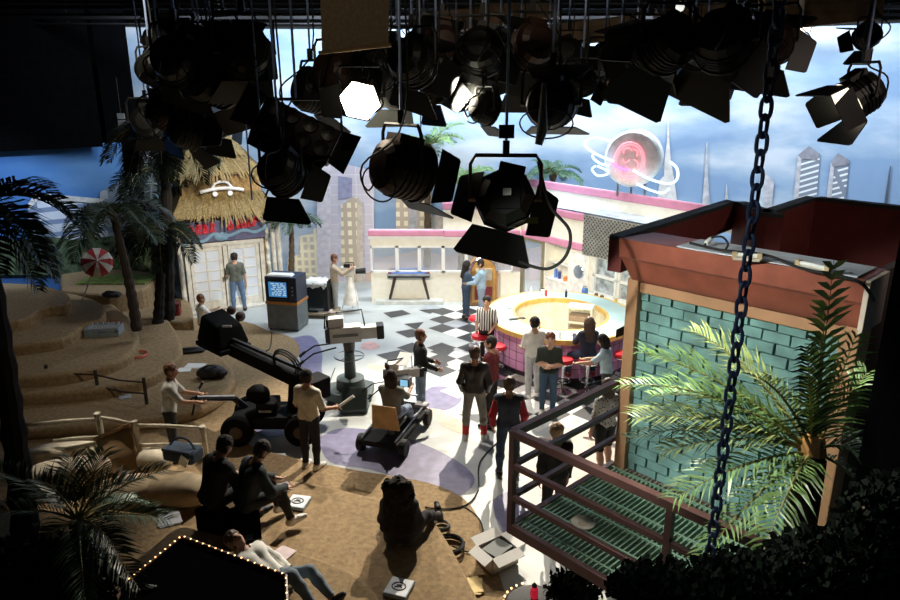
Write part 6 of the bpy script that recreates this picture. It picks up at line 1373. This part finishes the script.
q = at(594, 452); t = thing('handbag', 'black handbag hanging beside the patterned blouse', 'bag', (q.x-.02, q.y-.35, .42), R(20)); MB().bx(-.05, .05, -.16, .16, 0, .32).build('body', black, t, bevel=.03); MB().tube([(0, -.12, .3), (0, -.06, .62), (0, .06, .62), (0, .12, .3)], .012).build('strap', black, t)
lea = M('leather_black', (.018, .017, .014), .32, var=.3, scale=8, bump=.2)
person('person in black leather jacket, grey trousers and red socks, back to the camera', gp(474, 439), R(-6), lea, cl_('khaki_grey', (.22, .21, .17)), h_brown, sh_w, h=1.80, bulk=.02, sock=cl_('red_sock', (.50, .03, .03)), armR=((.28, -.05, -1), (-.15, .45, -.8)), armL=((-.28, -.05, -1), (.15, .45, -.8)), legR=((.16, .03, -1), (.05, -.03, -1)), legL=((-.12, -.03, -1), (-.03, -.02, -1)), look=-.5)
person('person in dark red sweater and black trousers turning to the leather jacket', gp(490, 426), R(62), cl_('wine', (.15, .018, .022)), blk, h_dark, sh_b, h=1.80, look=.3)
person('person in navy jacket with bright red sleeves and jeans, back to the camera', gp(507, 476), R(-4), cl_('jacket_navy', (.045, .055, .085)), jeand, h_brown, sh_b, h=1.76, bulk=.02, sleeve_mat=cl_('jacket_red', (.42, .02, .035)), armR=((.30, -.02, -1), (-.05, .35, -1)), armL=((-.30, -.02, -1), (.05, .35, -1)), legR=((.10, .05, -1), (.02, -.06, -1)), legL=((-.08, -.03, -1), (-.02, -.02, -1)))
person('fair-haired person in black coat standing behind the balcony railing', gp(552, 530), R(10), blk, blk, h_light, sh_b, h=1.70, bulk=.026)
person('brown-haired person in dark sweater and pale jeans behind the dolly camera, facing right', gp(421, 414), R(-78), cl_('dark_sweater', (.018, .018, .016)), jeanl, h_red, sh_w, h=1.76, armR=((.10, .25, -1), (-.1, .8, -.4)), armL=((-.1, .2, -1), (.1, .8, -.3)))
dr_ = R(73); q = V((dp.x, dp.y)); sx, sy = -.36, -.08
person('curly-haired camera operator in grey t-shirt sitting on the tan-backed dolly seat', (q.x+math.cos(dr_)*sx-math.sin(dr_)*sy, q.y+math.sin(dr_)*sx+math.cos(dr_)*sy, 0), dr_-math.pi/2, cl_('faded_olive', (.17, .165, .135)), jeanl, M('hair_dark_brown', (.03, .014, .009), .85), sh_w, h=1.72, hair='bob', sleeves='short', pelvis=.70, legR=((.14, 1, -.15), (.0, .55, -.9)), legL=((-.14, 1, -.15), (.0, .55, -.9)), armR=((.15, .7, -.6), (-.1, .9, .2)), armL=((-.15, .7, -.6), (.1, .9, .2)))
tm = person('person in cream shirt and dark trousers holding a white rolled script beside the crane', gp(312, 468), R(-24), creamd, cl_('dark_trousers', (.012, .013, .020)), h_dark, sh_w, h=1.78, sleeves='short', skin=(.42, .22, .13), armR=((.3, .15, -1), (.25, .75, -.2)), armL=((-.25, .1, -1), (.05, .6, -.6)))
hand = V(tm.location)+Matrix.Rotation(R(-24), 3, 'Z') @ V((.40, .34, 1.07)); o = MB().cyl(hand-V((.10, 0, .06)), hand+V((.22, .05, .16)), .025).build('rolled_script', paper, None); tag(o, 'white rolled script held by the person in the cream shirt', 'paper')
q = at(170, 468)
person('brown-haired person in grey-white shirt pushing the crane steering arm', (q.x, 10.75, 0), R(-74), cl_('dull_white', (.40, .39, .36)), cl_('black_trousers', (.014, .014, .015)), h_red, sh_b, h=1.78, sleeves='short', skin=(.42, .20, .12), armR=((.12, .55, -.8), (.0, .95, -.15)), armL=((-.12, .55, -.8), (.1, .95, -.2)), lean=(0, .12, 1))
q = at(205, 336, .0)
person('red-haired person in white shirt sitting below the hut behind the crane', (q.x-.05, q.y+.1, 0), R(-50), whitec, jeanl, h_red, sh_w, h=1.70, sleeves='short', pelvis=.32, legR=((.12, 1, .25), (.0, .35, -1)), legL=((-.12, 1, .25), (0, .35, -1)), armR=((.1, .6, -.7), (-.1, .9, .2)), armL=((-.1, .6, -.7), (.1, .9, .2)))
zt = .25
sit = dict(legR=((.2, 1, .10), (.05, .25, -1)), legL=((-.2, 1, .10), (-.05, .25, -1)), armR=((.25, .35, -.9), (-.35, .85, -.25)), armL=((-.25, .35, -.9), (.35, .85, -.25)))
q = at(216, 535, zt); person('dark-clothed person sitting in shadow, left of the seated pair in the foreground', (q.x, q.y, zt), R(-38), blk, blk, h_dark, sh_b, h=1.9, bulk=.026, pelvis=.58, lean=(0, .35, 1), nod=.25, **sit)
o = MB().bx(-.18, .18, -.16, .16, 0, .44).build('seat_block', drape, None, bevel=.02); o.location = (q.x, q.y-.03, zt); o.rotation_euler = (0, 0, R(-38)); tag(o, 'black box seat under the left of the dark seated pair', 'stool')
q2 = at(248, 536, zt); person('person in dark teal jacket sitting in shadow, right of the seated pair', (q2.x, q2.y, zt), R(-52), cl_('dark_teal', (.012, .022, .024)), blk, h_dark, sh_w, h=1.88, bulk=.026, pelvis=.56, lean=(0, .4, 1), nod=.25, **sit)
o = MB().bx(-.18, .18, -.16, .16, 0, .42).build('seat_block', drape, None, bevel=.02); o.location = (q2.x-.02, q2.y-.03, zt); o.rotation_euler = (0, 0, R(-52)); tag(o, 'black box seat under the right of the dark seated pair', 'stool')
q3 = at(400, 545, zt); person('person in black with long dark curly hair sitting on the sand edge', (q3.x, q3.y+.02, zt), R(-6), blk, blk, M('hair_black_curls', (.012, .007, .004), .95, var=.5, scale=40), sh_b, h=1.92, hair='curly', female=True, pelvis=.14, bulk=.026, legR=((.45, 1, .12), (.2, .6, -.38)), legL=((-.3, 1, .15), (.3, .5, -.40)), armR=((.25, .35, -1), (-.2, .8, -.3)), armL=((-.25, .35, -1), (.2, .8, -.3)))
q4 = at(286, 590, .5); person('person in white shirt and pale jeans reclining behind the bulb-edged marquee', (q4.x-.12, q4.y, .5), R(-112), whitec, cl_('grey_jeans', (.20, .25, .29)), h_brown, sh_b, h=1.74, pelvis=.13, lean=(0, -.75, .55), legR=((.12, 1, .85), (.05, .75, -.85)), legL=((-.12, 1, .45), (.15, .85, -.62)), armR=((.25, -.3, -.8), (.1, .8, -.3)), armL=((-.3, .4, -.5), (.2, .8, -.2)))
# small folder/tools near the seated pair
for (px, py, l, m, w_, h_) in ((243, 536, 'dark flat case on the sand in front of the seated pair', M('case_dark', (.04, .045, .05), .5), .34, .22), (262, 541, 'tan folder on the sand beside the dark flat case', M('folder_tan', (.32, .22, .12), .7), .26, .34)):
    p = at(px, py, .5); t = thing('folder' if 'folder' in l else 'flat_case', l, 'case', (p.x, p.y-.15, .503), R(20)); MB().bx(-w_/2, w_/2, -h_/2, h_/2, 0, .03).build('shell', m, t, bevel=.006); MB().bx(-w_*.2, w_*.2, -h_/2-.012, -h_/2+.01, .008, .022).build('edge_clip', steel, t)
# ================================================================== light
def spot(name, loc, tgt, e, col, ang=50, blend=.5, r=.12):
    l = bpy.data.lights.new(name, 'SPOT'); l.energy = e; l.color = col; l.spot_size = R(ang); l.spot_blend = blend; l.shadow_soft_size = r
    o = bpy.data.objects.new(name, l); COL.objects.link(o); o.location = loc; o.rotation_euler = (V(tgt)-V(loc)).to_track_quat('-Z', 'Y').to_euler(); return o
def area(name, loc, tgt, e, col, sx, sy):
    l = bpy.data.lights.new(name, 'AREA'); l.energy = e; l.color = col; l.shape = 'RECTANGLE'; l.size = sx; l.size_y = sy
    o = bpy.data.objects.new(name, l); COL.objects.link(o); o.location = loc; o.rotation_euler = (V(tgt)-V(loc)).to_track_quat('-Z', 'Y').to_euler(); return o
warm = (1, .90, .74); cool = (.72, .86, 1)
# row of cyclorama floods
for x, y, e in ((-6.5, 18.6, 220), (-2.5, 19.2, 520), (1.5, 19.2, 660), (5.5, 19.0, 500), (9.5, 17.6, 330)):
    area('cyc_flood', (x, y, 8.6), (x*1.1, 22.6, 4.2), e, (.80, .90, 1.0), 3.2, .5)
area('cyc_flood_low', (12.5, 14.5, 8.6), (15, 18.5, 4), 150, (.75, .88, 1.0), 2.5, .5)
# back and key lights of the set, plus added unseen fills
spot('key_back', (1.9, 19.4, 8.2), (.3, 10.6, 0), 8500, warm, 58, .6, .06)
spot('key_counter', (.1, 8.4, 6.2), (2.7, 15.6, .6), 3000, warm, 44, .6)
spot('key_diner', (-1.4, 9.6, 6.2), (.4, 20.2, 1.3), 3300, warm, 44, .6)
spot('key_side', (1.3, 9.8, 6.3), (4.0, 17.6, 1.5), 2600, warm, 44, .6)
spot('key_floor', (-4.0, 16.5, 8.4), (-.5, 11.5, 0), 2200, (1, .93, .84), 58, .8)
spot('key_hut', (-2.6, 11.5, 6.4), (-6.2, 19.4, 2.4), 2800, warm, 30, .6)
spot('sand_left', (-4.0, 9.0, 8.3), (-7.2, 15.0, .4), 420, warm, 52, .8)
spot('sand_front', (.4, 17.6, 8.4), (-.1, 8.9, 0), 3200, warm, 30, .6)
spot('brick_key', (-1.6, 4.4, 6.2), (2.8, 6.4, 3.4), 1250, (.95, 1, .93), 40, .6)
spot('fence_kick', (-6.6, 12.4, 7.9), (-5.2, 9.75, .35), 4200, warm, 22, .7)
spot('palm_key', (.9, 5.6, 7.2), (1.95, 4.5, 3.5), 850, (1, 1, .88), 46, .6)
spot('chain_kick', (-.8, 1.6, 7.2), (1.5, 3.3, 4.6), 50, (.6, .78, 1), 40, .7)
spot('door_fill', (-4.0, 14.2, 3.6), (-6.4, 19.4, 1.3), 130, (.9, .95, 1), 26, .7)  # unseen spot added to brighten the hut doors
spot('scrim_fill', (-1.4, 3.6, 7.5), (-1.0, 6.9, 6.8), 60, (1, .85, .65), 34, .8)  # unseen spot added so the scrim cloth does not go black
spot('balcony_fill', (-.9, 4.4, 6.6), (1.5, 6.0, 1.9), 290, (.98, 1, .95), 34, .7)  # unseen spot added because the brick key misses the balcony
spot('roof_kick', (6.5, 4.0, 8.0), (3.9, 8.6, 4.2), 260, (1, .8, .7), 50, .7)
spot('rig_fill', (0.2, 4.6, 9.2), (.8, 14.0, 8.4), 170, (1, .86, .66), 80, .6)  # unseen spot added to lift the beams and rig dimly
spot('hotel_flood', (-9.6, 14.5, 6.8), (-12.6, 19.0, 2.4), 1100, (.62, .78, 1), 50, .8)
w = bpy.data.worlds.new('studio_dark'); S.world = w; w.use_nodes = True; bg = w.node_tree.nodes['Background']; bg.inputs['Color'].default_value = (.5, .6, .8, 1); bg.inputs['Strength'].default_value = .004
S.view_settings.view_transform = 'Standard'; S.view_settings.look = 'None'; S.view_settings.gamma = 1.0; S.view_settings.use_curve_mapping = False
S.view_settings.exposure = 0.12
